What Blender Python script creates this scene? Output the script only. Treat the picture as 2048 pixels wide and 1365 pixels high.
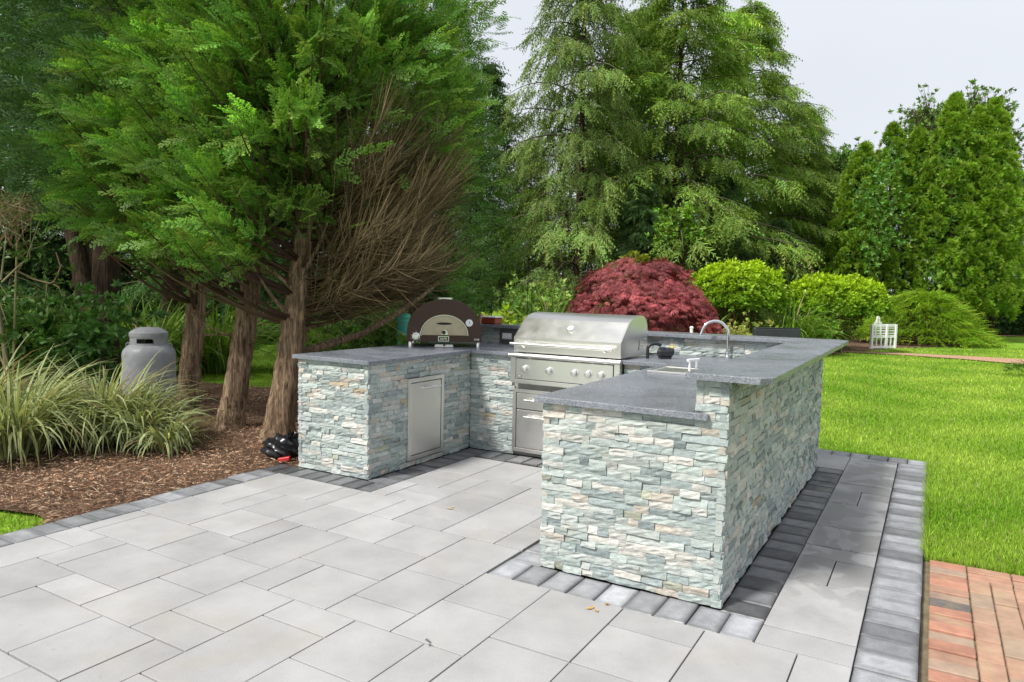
import bpy, bmesh, math, random
import numpy as np
from mathutils import Matrix, Vector

for o in list(bpy.data.objects):
    bpy.data.objects.remove(o, do_unlink=True)
SC = bpy.context.scene
COL = SC.collection

# ------------------------------------------------------------------ camera
PITCH, ROLL, YAW, FPX = 0.0721, 0.0205, -0.5325, 1426.9
CAM = np.array([0.7859, -3.2917, 1.4684])
FW = np.array([math.sin(YAW) * math.cos(PITCH), math.cos(YAW) * math.cos(PITCH), -math.sin(PITCH)])
_rt = np.array([math.cos(YAW), -math.sin(YAW), 0.0])
_up = np.cross(_rt, FW)
RT = math.cos(ROLL) * _rt + math.sin(ROLL) * _up
UP = -math.sin(ROLL) * _rt + math.cos(ROLL) * _up
cam_data = bpy.data.cameras.new('camera')
cam_data.sensor_width = 36.0
cam_data.lens = FPX / 2048 * 36.0
cam_data.clip_start = 0.05
cam_data.clip_end = 1500.0
cam = bpy.data.objects.new('camera', cam_data)
COL.objects.link(cam)
cam.matrix_world = Matrix((
    (RT[0], UP[0], -FW[0], CAM[0]),
    (RT[1], UP[1], -FW[1], CAM[1]),
    (RT[2], UP[2], -FW[2], CAM[2]),
    (0, 0, 0, 1)))
SC.camera = cam

# ------------------------------------------------------------------ sky, sun, exposure
SUN_EL = math.radians(50)
SUN_AZ = np.array([-0.40, -0.92])            # horizontal direction towards the sun
SUN_AZ = SUN_AZ / np.linalg.norm(SUN_AZ)
world = bpy.data.worlds.new('World')
SC.world = world
world.use_nodes = True
wn, wl = world.node_tree.nodes, world.node_tree.links
wn.clear()
w_out = wn.new('ShaderNodeOutputWorld')
w_bg = wn.new('ShaderNodeBackground')
w_sky = wn.new('ShaderNodeTexSky')
w_sky.sky_type = 'NISHITA'
w_sky.sun_disc = False
w_sky.sun_elevation = SUN_EL
w_sky.sun_rotation = math.atan2(SUN_AZ[0], SUN_AZ[1])
w_sky.altitude = 0
w_sky.air_density = 1.0
w_sky.dust_density = 4.0
w_sky.ozone_density = 1.0
# thin bright overcast: the clear sky seen through an even veil of cloud
w_mix = wn.new('ShaderNodeMix')
w_mix.data_type = 'RGBA'
w_mix.inputs[0].default_value = 0.80
w_mix.inputs[7].default_value = (7.2, 7.38, 7.8, 1)
wl.new(w_sky.outputs[0], w_mix.inputs[6])
w_tc = wn.new('ShaderNodeTexCoord')
w_cl = wn.new('ShaderNodeTexNoise')                       # soft unevenness of the cloud veil
w_cl.inputs['Scale'].default_value = 1.6
w_cl.inputs['Detail'].default_value = 3
wl.new(w_tc.outputs['Generated'], w_cl.inputs['Vector'])
w_rp = wn.new('ShaderNodeMapRange')
w_rp.inputs[1].default_value = 0.3; w_rp.inputs[2].default_value = 0.7
w_rp.inputs[3].default_value = 0.92; w_rp.inputs[4].default_value = 1.08
wl.new(w_cl.outputs[0], w_rp.inputs[0])
w_vm = wn.new('ShaderNodeVectorMath'); w_vm.operation = 'SCALE'
wl.new(w_mix.outputs[2], w_vm.inputs[0]); wl.new(w_rp.outputs[0], w_vm.inputs['Scale'])
wl.new(w_vm.outputs[0], w_bg.inputs[0])
w_bg.inputs[1].default_value = 0.073
wl.new(w_bg.outputs[0], w_out.inputs[0])

sun_data = bpy.data.lights.new('sun', 'SUN')
sun_data.energy = 2.8
sun_data.angle = math.radians(9)
sun_data.color = (1.0, 0.96, 0.89)
sun = bpy.data.objects.new('sun', sun_data)
COL.objects.link(sun)
_sd = Vector((SUN_AZ[0] * math.cos(SUN_EL), SUN_AZ[1] * math.cos(SUN_EL), math.sin(SUN_EL)))
sun.rotation_euler = _sd.to_track_quat('Z', 'Y').to_euler()
sun.location = (0, 0, 30)

SC.view_settings.view_transform = 'Standard'
SC.view_settings.look = 'None'
SC.view_settings.exposure = 0.82
SC.view_settings.gamma = 1.0
SC.view_settings.use_curve_mapping = False
SC.render.engine = 'CYCLES'
SC.cycles.use_denoising = True
try:
    SC.cycles.denoiser = 'OPENIMAGEDENOISE'
except Exception:
    pass
SC.cycles.max_bounces = 8
SC.cycles.diffuse_bounces = 3
SC.cycles.glossy_bounces = 3
SC.cycles.transmission_bounces = 4
SC.cycles.transparent_max_bounces = 4
SC.cycles.use_adaptive_sampling = True
SC.cycles.adaptive_threshold = 0.015

# ------------------------------------------------------------------ helpers
rng = np.random.default_rng(7)
random.seed(7)


def ray(px, py):
    return FW + RT * (px - 1024) / FPX - UP * (py - 682.5) / FPX


def dep(px, py, d):
    return CAM + ray(px, py) * d


def gnd(px, py, z=0.0):
    d = ray(px, py)
    return CAM + d * ((z - CAM[2]) / d[2])


def project(P):
    d = np.asarray(P, float) - CAM
    z = d @ FW
    zz = np.where(np.abs(z) < 1e-6, 1e-6, z)
    return 1024 + FPX * (d @ RT) / zz, 682.5 - FPX * (d @ UP) / zz, z


def inpoly(x, y, poly):
    c = False
    n = len(poly)
    for i in range(n):
        x1, y1 = poly[i]
        x2, y2 = poly[i - 1]
        if (y1 > y) != (y2 > y) and x < (x2 - x1) * (y - y1) / (y2 - y1) + x1:
            c = not c
    return c


def nrm(v):
    v = np.asarray(v, float)
    return v / (np.linalg.norm(v, axis=-1, keepdims=True) + 1e-12)


def tag(o, label=None, cat=None, group=None, kind=None):
    if label:
        o['label'] = label
    if cat:
        o['category'] = cat
    if group:
        o['group'] = group
    if kind:
        o['kind'] = kind
    return o


def thing(name, label, cat, loc, group=None):
    o = bpy.data.objects.new(name, None)
    o.empty_display_size = 0.2
    COL.objects.link(o)
    o.location = Vector([float(v) for v in loc])
    return tag(o, label, cat, group)


def wloc(o):
    p = np.zeros(3)
    while o is not None:
        p = p + np.array(o.location)
        o = o.parent
    return p


def link_mesh(name, V, F, mat, parent=None, col=None, smooth=None, origin=None):
    """V: n x 3 world coordinates; F: list of faces or int array of triangles."""
    V = np.asarray(V, float)
    if parent is not None:
        org = wloc(parent)
        if origin is not None:
            org = np.asarray(origin, float)
    elif origin is not None:
        org = np.asarray(origin, float)
    else:
        org = np.array([(V[:, 0].min() + V[:, 0].max()) / 2, (V[:, 1].min() + V[:, 1].max()) / 2, V[:, 2].min()])
    me = bpy.data.meshes.new(name)
    if isinstance(F, np.ndarray):
        n, m, k = len(V), len(F), F.shape[1]
        me.vertices.add(n)
        me.vertices.foreach_set('co', (V - org).astype(np.float32).ravel())
        me.loops.add(m * k)
        me.loops.foreach_set('vertex_index', F.astype(np.int32).ravel())
        me.polygons.add(m)
        me.polygons.foreach_set('loop_start', np.arange(0, m * k, k, dtype=np.int32))
        me.polygons.foreach_set('loop_total', np.full(m, k, dtype=np.int32))
        me.update(calc_edges=True)
    else:
        me.from_pydata([tuple(v) for v in (V - org)], [], F)
        me.update()
    if col is not None:
        a = me.attributes.new('Col', 'FLOAT_COLOR', 'POINT')
        c4 = np.ones((len(V), 4), np.float32)
        c4[:, :3] = np.asarray(col, np.float32)
        a.data.foreach_set('color', c4.ravel())
    if smooth is not None:
        me.polygons.foreach_set('use_smooth', np.ones(len(me.polygons), bool))
        if smooth < 3.1:
            me.set_sharp_from_angle(angle=smooth)
    me.materials.append(mat)
    o = bpy.data.objects.new(name, me)
    COL.objects.link(o)
    if parent is not None:
        o.parent = parent
        o.location = Vector([float(v) for v in (org - wloc(parent))])
    else:
        o.location = Vector([float(v) for v in org])
    return o


class MB:
    """Collects simple solids (world coordinates) and links them as one mesh object."""

    def __init__(self):
        self.V, self.F, self.C = [], [], []
        self.n = 0

    def add(self, V, F, col=(1, 1, 1)):
        V = np.asarray(V, float)
        self.V.append(V)
        self.F += [[i + self.n for i in f] for f in F]
        self.C.append(np.tile(np.asarray(col, float), (len(V), 1)))
        self.n += len(V)
        return self

    def box(self, a, b, col=(1, 1, 1), ch=0.0):
        a, b = np.minimum(a, b).astype(float), np.maximum(a, b).astype(float)
        c, h = (a + b) / 2, (b - a) / 2
        return self.obox(c, np.eye(3), h, col, ch)

    def obox(self, c, ax, h, col=(1, 1, 1), ch=0.0):
        """oriented box; ax rows = axes; ch = chamfer on all edges"""
        c, ax, h = np.asarray(c, float), np.asarray(ax, float), np.asarray(h, float)
        if np.linalg.det(ax) < 0:
            ax = ax.copy(); ax[2] = -ax[2]
        if ch <= 0:
            L = np.array([[x, y, z] for z in (-1, 1) for y in (-1, 1) for x in (-1, 1)], float) * h
            F = [(0, 2, 3, 1), (4, 5, 7, 6), (0, 1, 5, 4), (2, 6, 7, 3), (0, 4, 6, 2), (1, 3, 7, 5)]
            return self.add(c + L @ ax, F, col)
        ch = min(ch, h.min() * 0.9)
        L, idx = [], {}
        for sx in (-1, 1):
            for sy in (-1, 1):
                for sz in (-1, 1):
                    s = np.array([sx, sy, sz], float)
                    for k in range(3):
                        p = s * (h - ch)
                        p[k] = s[k] * h[k]
                        idx[(sx, sy, sz, k)] = len(L)
                        L.append(p)
        F = []
        for k in range(3):
            u, v = (k + 1) % 3, (k + 2) % 3
            for s in (-1, 1):
                q = []
                for a_, b_ in ((-1, -1), (1, -1), (1, 1), (-1, 1)):
                    t = [0, 0, 0]; t[k] = s; t[u] = a_; t[v] = b_
                    q.append(idx[(t[0], t[1], t[2], k)])
                F.append(q if s > 0 else q[::-1])
        for k in range(3):          # edges along axis k
            u, v = (k + 1) % 3, (k + 2) % 3
            for su in (-1, 1):
                for sv in (-1, 1):
                    def g(sk, kk):
                        t = [0, 0, 0]; t[k] = sk; t[u] = su; t[v] = sv
                        return idx[(t[0], t[1], t[2], kk)]
                    q = [g(-1, u), g(1, u), g(1, v), g(-1, v)]
                    F.append(q if su * sv < 0 else q[::-1])
        for sx in (-1, 1):
            for sy in (-1, 1):
                for sz in (-1, 1):
                    q = [idx[(sx, sy, sz, k)] for k in range(3)]
                    F.append(q if sx * sy * sz > 0 else q[::-1])
        return self.add(c + np.array(L) @ ax, F, col)

    def tube(self, pts, r, n=8, col=(1, 1, 1), caps=True, jit=None):
        pts = np.asarray(pts, float)
        r = np.broadcast_to(np.asarray(r, float), (len(pts),))
        t = np.gradient(pts, axis=0)
        t = nrm(t)
        ref = np.array([0, 0, 1.0]) if abs(t[0][2]) < 0.9 else np.array([1.0, 0, 0])
        a = nrm(np.cross(t[0], ref))
        V = []
        for i in range(len(pts)):
            a = nrm(a - t[i] * (a @ t[i]))
            b = np.cross(t[i], a)
            th = np.arange(n) * 2 * math.pi / n
            rr = r[i] * (np.ones(n) if jit is None else jit[i])
            V.append(pts[i] + (np.cos(th) * rr)[:, None] * a + (np.sin(th) * rr)[:, None] * b)
        V = np.concatenate(V)
        F = []
        for i in range(len(pts) - 1):
            for k in range(n):
                k2 = (k + 1) % n
                F.append((i * n + k, i * n + k2, (i + 1) * n + k2, (i + 1) * n + k))
        if caps:
            F.append(tuple(range(n))[::-1])
            F.append(tuple((len(pts) - 1) * n + k for k in range(n)))
        return self.add(V, F, col)

    def lathe(self, prof, c, ax=None, n=24, col=(1, 1, 1)):
        """prof: (radius, height) from bottom to top; ax rows x, y, z"""
        ax = np.eye(3) if ax is None else np.asarray(ax, float)
        V = []
        for r_, h_ in prof:
            th = np.arange(n) * 2 * math.pi / n
            V.append(np.stack([np.cos(th) * max(r_, 1e-5), np.sin(th) * max(r_, 1e-5), np.full(n, h_)], 1))
        V = np.concatenate(V)
        F = []
        for i in range(len(prof) - 1):
            for k in range(n):
                k2 = (k + 1) % n
                F.append((i * n + k, i * n + k2, (i + 1) * n + k2, (i + 1) * n + k))
        F.append(tuple(range(n))[::-1])
        F.append(tuple((len(prof) - 1) * n + k for k in range(n)))
        return self.add(np.asarray(c, float) + V @ ax, F, col)

    def prism(self, poly, c, ax, d0, d1, col=(1, 1, 1)):
        """poly in (u, v) along ax[0], ax[1]; extruded along ax[2] from d0 to d1"""
        ax = np.asarray(ax, float)
        P = np.asarray(poly, float)
        area = 0.5 * np.sum(P[:, 0] * np.roll(P[:, 1], -1) - P[:, 1] * np.roll(P[:, 0], -1))
        if area < 0:
            P = P[::-1]
        d0, d1 = min(d0, d1), max(d0, d1)
        n = len(P)
        V0 = np.asarray(c, float) + P[:, :1] * ax[0] + P[:, 1:] * ax[1] + d0 * ax[2]
        V1 = V0 + (d1 - d0) * ax[2]
        F = [tuple(range(n))[::-1], tuple(range(n, 2 * n))]
        for i in range(n):
            j = (i + 1) % n
            F.append((i, j, n + j, n + i))
        if np.linalg.det(ax) < 0:
            F = [f[::-1] for f in F]
        return self.add(np.concatenate([V0, V1]), F, col)

    def build(self, name, mat, parent=None, smooth=None, origin=None):
        return link_mesh(name, np.concatenate(self.V), self.F, mat, parent, np.concatenate(self.C), smooth, origin)


# ------------------------------------------------------------------ materials
def new_mat(name):
    m = bpy.data.materials.new(name)
    m.use_nodes = True
    nt = m.node_tree
    bsdf = nt.nodes['Principled BSDF']
    return m, nt.nodes, nt.links, bsdf


def N(nodes, typ, **kw):
    n = nodes.new(typ)
    for k, v in kw.items():
        setattr(n, k, v)
    return n


def noise(nodes, links, scale, detail=4, rough=0.55, vec=None, stretch=None, dist=0.0):
    n = nodes.new('ShaderNodeTexNoise')
    n.inputs['Scale'].default_value = scale
    n.inputs['Detail'].default_value = detail
    n.inputs['Roughness'].default_value = rough
    n.inputs['Distortion'].default_value = dist
    g = nodes.new('ShaderNodeNewGeometry')
    src = g.outputs['Position'] if vec is None else vec
    if stretch is not None:
        mp = nodes.new('ShaderNodeMapping')
        mp.inputs['Scale'].default_value = stretch
        links.new(src, mp.inputs['Vector'])
        src = mp.outputs['Vector']
    links.new(src, n.inputs['Vector'])
    return n


def ramp(nodes, links, fac, stops):
    r = nodes.new('ShaderNodeValToRGB')
    e = r.color_ramp.elements
    while len(e) < len(stops):
        e.new(0.5)
    for el, (p, c) in zip(e, stops):
        el.position = p
        el.color = (c, c, c, 1) if not hasattr(c, '__len__') else (*c, 1)
    links.new(fac, r.inputs[0])
    return r


def mixc(nodes, links, fac, a, b, mode='MIX'):
    m = nodes.new('ShaderNodeMix')
    m.data_type = 'RGBA'
    m.blend_type = mode
    for sock, v in ((m.inputs[0], fac), (m.inputs[6], a), (m.inputs[7], b)):
        if hasattr(v, 'links'):
            links.new(v, sock)
        elif hasattr(v, '__len__'):
            sock.default_value = (*v, 1) if len(v) == 3 else v
        else:
            sock.default_value = v
    return m.outputs[2]


def bump(nodes, links, h, strength=0.3, dist=0.01, prev=None):
    b = nodes.new('ShaderNodeBump')
    b.inputs['Strength'].default_value = strength
    b.inputs['Distance'].default_value = dist
    links.new(h, b.inputs['Height'])
    if prev is not None:
        links.new(prev, b.inputs['Normal'])
    return b.outputs['Normal']


def attr(nodes, name='Col'):
    a = nodes.new('ShaderNodeAttribute')
    a.attribute_name = name
    return a.outputs['Color']


def mat_plain(name, color, rough=0.5, metal=0.0, spec=0.5, bump_scale=0, bump_s=0.1, vary=0.0):
    m, nd, lk, b = new_mat(name)
    b.inputs['Base Color'].default_value = (*color, 1)
    b.inputs['Roughness'].default_value = rough
    b.inputs['Metallic'].default_value = metal
    b.inputs['Specular IOR Level'].default_value = spec
    if vary:
        n = noise(nd, lk, 14, 5)
        r = ramp(nd, lk, n.outputs[0], [(0.25, 1 - vary), (0.75, 1 + vary * 0.5)])
        lk.new(mixc(nd, lk, 1.0, color, r.outputs[0], 'MULTIPLY'), b.inputs['Base Color'])
    if bump_scale:
        n = noise(nd, lk, bump_scale, 4)
        lk.new(bump(nd, lk, n.outputs[0], bump_s, 0.005), b.inputs['Normal'])
    return m


def mat_foliage(name, trans=0.3, rough=0.5, spec=0.25, bright=1.0):
    m, nd, lk, b = new_mat(name)
    c = attr(nd)
    if bright != 1.0:
        c = mixc(nd, lk, 1.0, c, (bright, bright, bright), 'MULTIPLY')
    lk.new(c, b.inputs['Base Color'])
    b.inputs['Roughness'].default_value = rough
    b.inputs['Specular IOR Level'].default_value = spec
    t = nd.new('ShaderNodeBsdfTranslucent')
    tc = mixc(nd, lk, 1.0, c, (1.15, 1.1, 0.6), 'MULTIPLY')
    lk.new(tc, t.inputs[0])
    mx = nd.new('ShaderNodeMixShader')
    mx.inputs[0].default_value = trans
    lk.new(b.outputs[0], mx.inputs[1])
    lk.new(t.outputs[0], mx.inputs[2])
    lk.new(mx.outputs[0], nd['Material Output'].inputs[0])
    return m


M = {}


def build_materials():
    # ledger stone: split-face quartzite
    m, nd, lk, b = new_mat('ledger_stone')
    c = attr(nd)
    n1 = noise(nd, lk, 26, 8, 0.68, dist=0.7, stretch=(1, 1, 1.7))
    r1 = ramp(nd, lk, n1.outputs[0], [(0.28, 0.66), (0.5, 1.0), (0.70, 1.28)])
    c1 = mixc(nd, lk, 0.85, c, r1.outputs[0], 'MULTIPLY')
    n2 = noise(nd, lk, 60, 6, 0.6, dist=1.5)
    r2 = ramp(nd, lk, n2.outputs[0], [(0.57, 0.0), (0.70, 0.5)])
    c2 = mixc(nd, lk, r2.outputs[0], c1, (0.60, 0.62, 0.60))
    n3 = noise(nd, lk, 7, 3, 0.5)
    r3 = ramp(nd, lk, n3.outputs[0], [(0.63, 0.0), (0.78, 0.30)])
    c3 = mixc(nd, lk, r3.outputs[0], c2, (0.42, 0.33, 0.20))
    lk.new(c3, b.inputs['Base Color'])
    b.inputs['Roughness'].default_value = 0.62
    nb = noise(nd, lk, 46, 8, 0.7, stretch=(1, 1, 1.8), dist=0.5)
    lk.new(bump(nd, lk, nb.outputs[0], 0.62, 0.008), b.inputs['Normal'])
    M['stone'] = m
    M['mortar'] = mat_plain('mortar', (0.34, 0.34, 0.32), 0.9, 0, 0.2, 60, 0.3, 0.2)
    # flamed granite
    m, nd, lk, b = new_mat('granite')
    v = nd.new('ShaderNodeTexVoronoi')
    v.inputs['Scale'].default_value = 330
    g = nd.new('ShaderNodeNewGeometry')
    lk.new(g.outputs['Position'], v.inputs['Vector'])
    r = ramp(nd, lk, v.outputs['Color'], [(0.15, (0.078, 0.087, 0.106)), (0.5, (0.158, 0.172, 0.203)), (0.82, (0.310, 0.330, 0.372))])
    n1 = noise(nd, lk, 3.0, 6, 0.65)
    r1 = ramp(nd, lk, n1.outputs[0], [(0.30, 0.82), (0.66, 1.15)])
    lk.new(mixc(nd, lk, 1.0, r.outputs[0], r1.outputs[0], 'MULTIPLY'), b.inputs['Base Color'])
    n2 = noise(nd, lk, 2.6, 5, 0.6, dist=0.6)
    r2 = ramp(nd, lk, n2.outputs[0], [(0.38, 0.22), (0.58, 0.40)])
    lk.new(r2.outputs[0], b.inputs['Roughness'])
    n3 = noise(nd, lk, 70, 6, 0.7)
    lk.new(bump(nd, lk, n3.outputs[0], 0.16, 0.004), b.inputs['Normal'])
    b.inputs['Specular IOR Level'].default_value = 0.55
    M['granite'] = m
    # concrete slab
    m, nd, lk, b = new_mat('concrete_slab')
    c = attr(nd)
    n1 = noise(nd, lk, 2.2, 7, 0.6)
    r1 = ramp(nd, lk, n1.outputs[0], [(0.28, 0.78), (0.72, 1.13)])
    c1 = mixc(nd, lk, 1.0, c, r1.outputs[0], 'MULTIPLY')
    n2 = noise(nd, lk, 160, 4, 0.7)
    r2 = ramp(nd, lk, n2.outputs[0], [(0.30, 0.90), (0.70, 1.08)])
    c2 = mixc(nd, lk, 1.0, c1, r2.outputs[0], 'MULTIPLY')
    n3 = noise(nd, lk, 1.7, 5, 0.55, dist=0.8)
    r3 = ramp(nd, lk, n3.outputs[0], [(0.55, 0.0), (0.72, 0.30)])
    c3a = mixc(nd, lk, r3.outputs[0], c2, (0.36, 0.325, 0.27))
    n5 = noise(nd, lk, 23, 3, 0.6)
    r5 = ramp(nd, lk, n5.outputs[0], [(0.66, 0.0), (0.76, 0.35)])
    c3 = mixc(nd, lk, r5.outputs[0], c3a, (0.20, 0.185, 0.16))
    # damp patches, along the walkway right of the bar
    n4 = noise(nd, lk, 3.4, 5, 0.55, dist=1.2)
    g = nd.new('ShaderNodeNewGeometry')
    sp = nd.new('ShaderNodeSeparateXYZ')
    lk.new(g.outputs['Position'], sp.inputs[0])
    rx = ramp(nd, lk, sp.outputs[0], [(0.20, 0.0), (0.24, 1.0)])
    mr = nd.new('ShaderNodeMapRange')
    mr.inputs[1].default_value = 0.0; mr.inputs[2].default_value = 0.9
    mr.inputs[3].default_value = 0.0; mr.inputs[4].default_value = 1.0
    lk.new(sp.outputs[1], mr.inputs[0])
    mu = nd.new('ShaderNodeMath'); mu.operation = 'MULTIPLY'
    lk.new(rx.outputs[0], mu.inputs[0]); lk.new(mr.outputs[0], mu.inputs[1])
    r4 = ramp(nd, lk, n4.outputs[0], [(0.44, 0.0), (0.49, 1.0)])
    mu2 = nd.new('ShaderNodeMath'); mu2.operation = 'MULTIPLY'
    lk.new(mu.outputs[0], mu2.inputs[0]); lk.new(r4.outputs[0], mu2.inputs[1])
    c4 = mixc(nd, lk, mu2.outputs[0], c3, mixc(nd, lk, 1.0, c3, (0.70, 0.69, 0.68), 'MULTIPLY'))
    lk.new(c4, b.inputs['Base Color'])
    rr = ramp(nd, lk, mu2.outputs[0], [(0.0, 0.72), (1.0, 0.46)])
    lk.new(rr.outputs[0], b.inputs['Roughness'])
    b.inputs['Specular IOR Level'].default_value = 0.35
    lk.new(bump(nd, lk, n2.outputs[0], 0.10, 0.002), b.inputs['Normal'])
    M['slab'] = m
    # charcoal cobble
    m, nd, lk, b = new_mat('charcoal_cobble')
    c = attr(nd)
    n1 = noise(nd, lk, 9, 7, 0.65)
    r1 = ramp(nd, lk, n1.outputs[0], [(0.30, 0.75), (0.70, 1.28)])
    c1 = mixc(nd, lk, 1.0, c, r1.outputs[0], 'MULTIPLY')
    n2 = noise(nd, lk, 190, 3, 0.7)
    r2 = ramp(nd, lk, n2.outputs[0], [(0.3, 0.82), (0.7, 1.15)])
    lk.new(mixc(nd, lk, 1.0, c1, r2.outputs[0], 'MULTIPLY'), b.inputs['Base Color'])
    n3 = noise(nd, lk, 5, 5, 0.6, dist=1.0)
    r3 = ramp(nd, lk, n3.outputs[0], [(0.42, 0.36), (0.58, 0.62)])
    lk.new(r3.outputs[0], b.inputs['Roughness'])
    lk.new(bump(nd, lk, n2.outputs[0], 0.22, 0.003), b.inputs['Normal'])
    M['cobble'] = m
    # clay brick
    m, nd, lk, b = new_mat('clay_brick')
    c = attr(nd)
    n1 = noise(nd, lk, 12, 7, 0.65)
    r1 = ramp(nd, lk, n1.outputs[0], [(0.30, 0.78), (0.70, 1.18)])
    c1 = mixc(nd, lk, 1.0, c, r1.outputs[0], 'MULTIPLY')
    n2 = noise(nd, lk, 5, 6, 0.6)
    r2 = ramp(nd, lk, n2.outputs[0], [(0.52, 0.0), (0.72, 0.45)])
    lk.new(mixc(nd, lk, r2.outputs[0], c1, (0.45, 0.36, 0.22)), b.inputs['Base Color'])
    b.inputs['Roughness'].default_value = 0.85
    n3 = noise(nd, lk, 120, 5, 0.7)
    lk.new(bump(nd, lk, n3.outputs[0], 0.35, 0.004), b.inputs['Normal'])
    M['brick'] = m
    M['joint'] = mat_plain('joint_sand', (0.085, 0.076, 0.066), 0.95, 0, 0.1, 90, 0.5, 0.35)
    M['brick_joint'] = mat_plain('brick_joint', (0.20, 0.17, 0.11), 0.95, 0, 0.1, 90, 0.5, 0.45)
    # stainless steel, brushed sideways
    m, nd, lk, b = new_mat('stainless_steel')
    b.inputs['Base Color'].default_value = (0.74, 0.73, 0.71, 1)
    b.inputs['Metallic'].default_value = 1.0
    b.inputs['Roughness'].default_value = 0.30
    n1 = noise(nd, lk, 8, 3, 0.5)
    r1 = ramp(nd, lk, n1.outputs[0], [(0.3, 0.30), (0.7, 0.37)])
    lk.new(r1.outputs[0], b.inputs['Roughness'])
    n2 = noise(nd, lk, 60, 4, 0.6, stretch=(0.15, 1, 14))
    lk.new(bump(nd, lk, n2.outputs[0], 0.015, 0.001), b.inputs['Normal'])
    M['steel'] = m
    M['chrome'] = mat_plain('chrome', (0.80, 0.82, 0.82), 0.08, 1.0)
    M['steel_bright'] = mat_plain('steel_bright', (0.82, 0.81, 0.79), 0.30, 1.0)
    M['black_gap'] = mat_plain('black_gap', (0.012, 0.012, 0.012), 0.7)
    M['black_plastic'] = mat_plain('black_plastic', (0.018, 0.019, 0.022), 0.38)
    M['white_plastic'] = mat_plain('white_plastic', (0.74, 0.75, 0.77), 0.4)
    M['yellow_plastic'] = mat_plain('yellow_plastic', (0.65, 0.66, 0.03), 0.4)
    M['red_plastic'] = mat_plain('red_plastic', (0.50, 0.03, 0.03), 0.4)
    M['white_paint'] = mat_plain('white_paint', (0.86, 0.87, 0.86), 0.45, 0, 0.4, 30, 0.05, 0.06)
    M['oven_paint'] = mat_plain('oven_paint', (0.050, 0.020, 0.016), 0.38, 0.15, 0.5, 120, 0.03, 0.15)
    M['oven_door'] = mat_plain('oven_door', (0.46, 0.40, 0.29), 0.42, 0.45, 0.5, 25, 0.05, 0.18)
    M['dark_gray'] = mat_plain('dark_gray', (0.030, 0.034, 0.042), 0.55, 0, 0.4, 200, 0.3, 0.2)
    M['slate_tile'] = mat_plain('slate_tile', (0.10, 0.095, 0.095), 0.4, 0, 0.5, 20, 0.1, 0.15)
    M['bag'] = mat_plain('bag_film', (0.012, 0.013, 0.016), 0.28, 0, 0.6, 40, 0.5)
    M['tank'] = mat_plain('tank_paint', (0.40, 0.41, 0.44), 0.40, 0, 0.45, 14, 0.06, 0.22)
    M['terracotta'] = mat_plain('terracotta', (0.26, 0.045, 0.025), 0.35, 0, 0.5, 30, 0.1, 0.2)
    M['tan'] = mat_plain('tan_wood', (0.52, 0.36, 0.20), 0.6, 0, 0.3, 30, 0.2, 0.2)
    M['turquoise'] = mat_plain('turquoise', (0.05, 0.40, 0.36), 0.5)
    M['roof'] = mat_plain('roof_shingle', (0.20, 0.21, 0.23), 0.9, 0, 0.2, 8, 0.4, 0.2)
    M['siding'] = mat_plain('siding', (0.42, 0.43, 0.45), 0.7, 0, 0.3, 6, 0.2, 0.1)
    M['window_glass'] = mat_plain('window_glass', (0.05, 0.06, 0.07), 0.08, 0, 0.8)
    # bark
    for key, ca, cb in (('bark', (0.070, 0.044, 0.028), (0.64, 0.45, 0.295)), ('bark_dark', (0.018, 0.013, 0.010), (0.13, 0.085, 0.058))):
        m, nd, lk, b = new_mat(key)
        n1 = noise(nd, lk, 16, 8, 0.68, stretch=(2.6, 2.6, 0.26), dist=0.5)
        r1 = ramp(nd, lk, n1.outputs[0], [(0.34, ca), (0.52, tuple((x + y) / 2.3 for x, y in zip(ca, cb))), (0.70, cb)])
        n2 = noise(nd, lk, 3, 4, 0.6)
        r2 = ramp(nd, lk, n2.outputs[0], [(0.3, 0.70), (0.7, 1.2)])
        lk.new(mixc(nd, lk, 1.0, r1.outputs[0], r2.outputs[0], 'MULTIPLY'), b.inputs['Base Color'])
        b.inputs['Roughness'].default_value = 0.9
        b.inputs['Specular IOR Level'].default_value = 0.15
        lk.new(bump(nd, lk, n1.outputs[0], 1.0, 0.05), b.inputs['Normal'])
        M[key] = m
    m, nd, lk, b = new_mat('twig')
    lk.new(attr(nd), b.inputs['Base Color'])
    b.inputs['Roughness'].default_value = 0.85
    b.inputs['Specular IOR Level'].default_value = 0.15
    M['twig'] = m
    # lawn ground
    m, nd, lk, b = new_mat('lawn_ground')
    n1 = noise(nd, lk, 0.55, 5, 0.6)
    n2 = noise(nd, lk, 22, 8, 0.75)
    c1 = ramp(nd, lk, n1.outputs[0], [(0.3, (0.160, 0.315, 0.022)), (0.5, (0.205, 0.360, 0.032)), (0.7, (0.270, 0.395, 0.055))])
    r2 = ramp(nd, lk, n2.outputs[0], [(0.25, 0.65), (0.75, 1.3)])
    lk.new(mixc(nd, lk, 1.0, c1.outputs[0], r2.outputs[0], 'MULTIPLY'), b.inputs['Base Color'])
    b.inputs['Roughness'].default_value = 0.9
    b.inputs['Specular IOR Level'].default_value = 0.1
    lk.new(bump(nd, lk, n2.outputs[0], 0.8, 0.03), b.inputs['Normal'])
    M['lawn'] = m
    # mulch
    m, nd, lk, b = new_mat('mulch')
    n1 = noise(nd, lk, 34, 8, 0.75, dist=0.6)
    r1 = ramp(nd, lk, n1.outputs[0], [(0.30, (0.040, 0.024, 0.016)), (0.5, (0.165, 0.100, 0.066)), (0.68, (0.36, 0.25, 0.17))])
    n2 = noise(nd, lk, 1.4, 4, 0.6)
    r2 = ramp(nd, lk, n2.outputs[0], [(0.3, 0.6), (0.7, 1.25)])
    lk.new(mixc(nd, lk, 1.0, r1.outputs[0], r2.outputs[0], 'MULTIPLY'), b.inputs['Base Color'])
    b.inputs['Roughness'].default_value = 0.95
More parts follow.
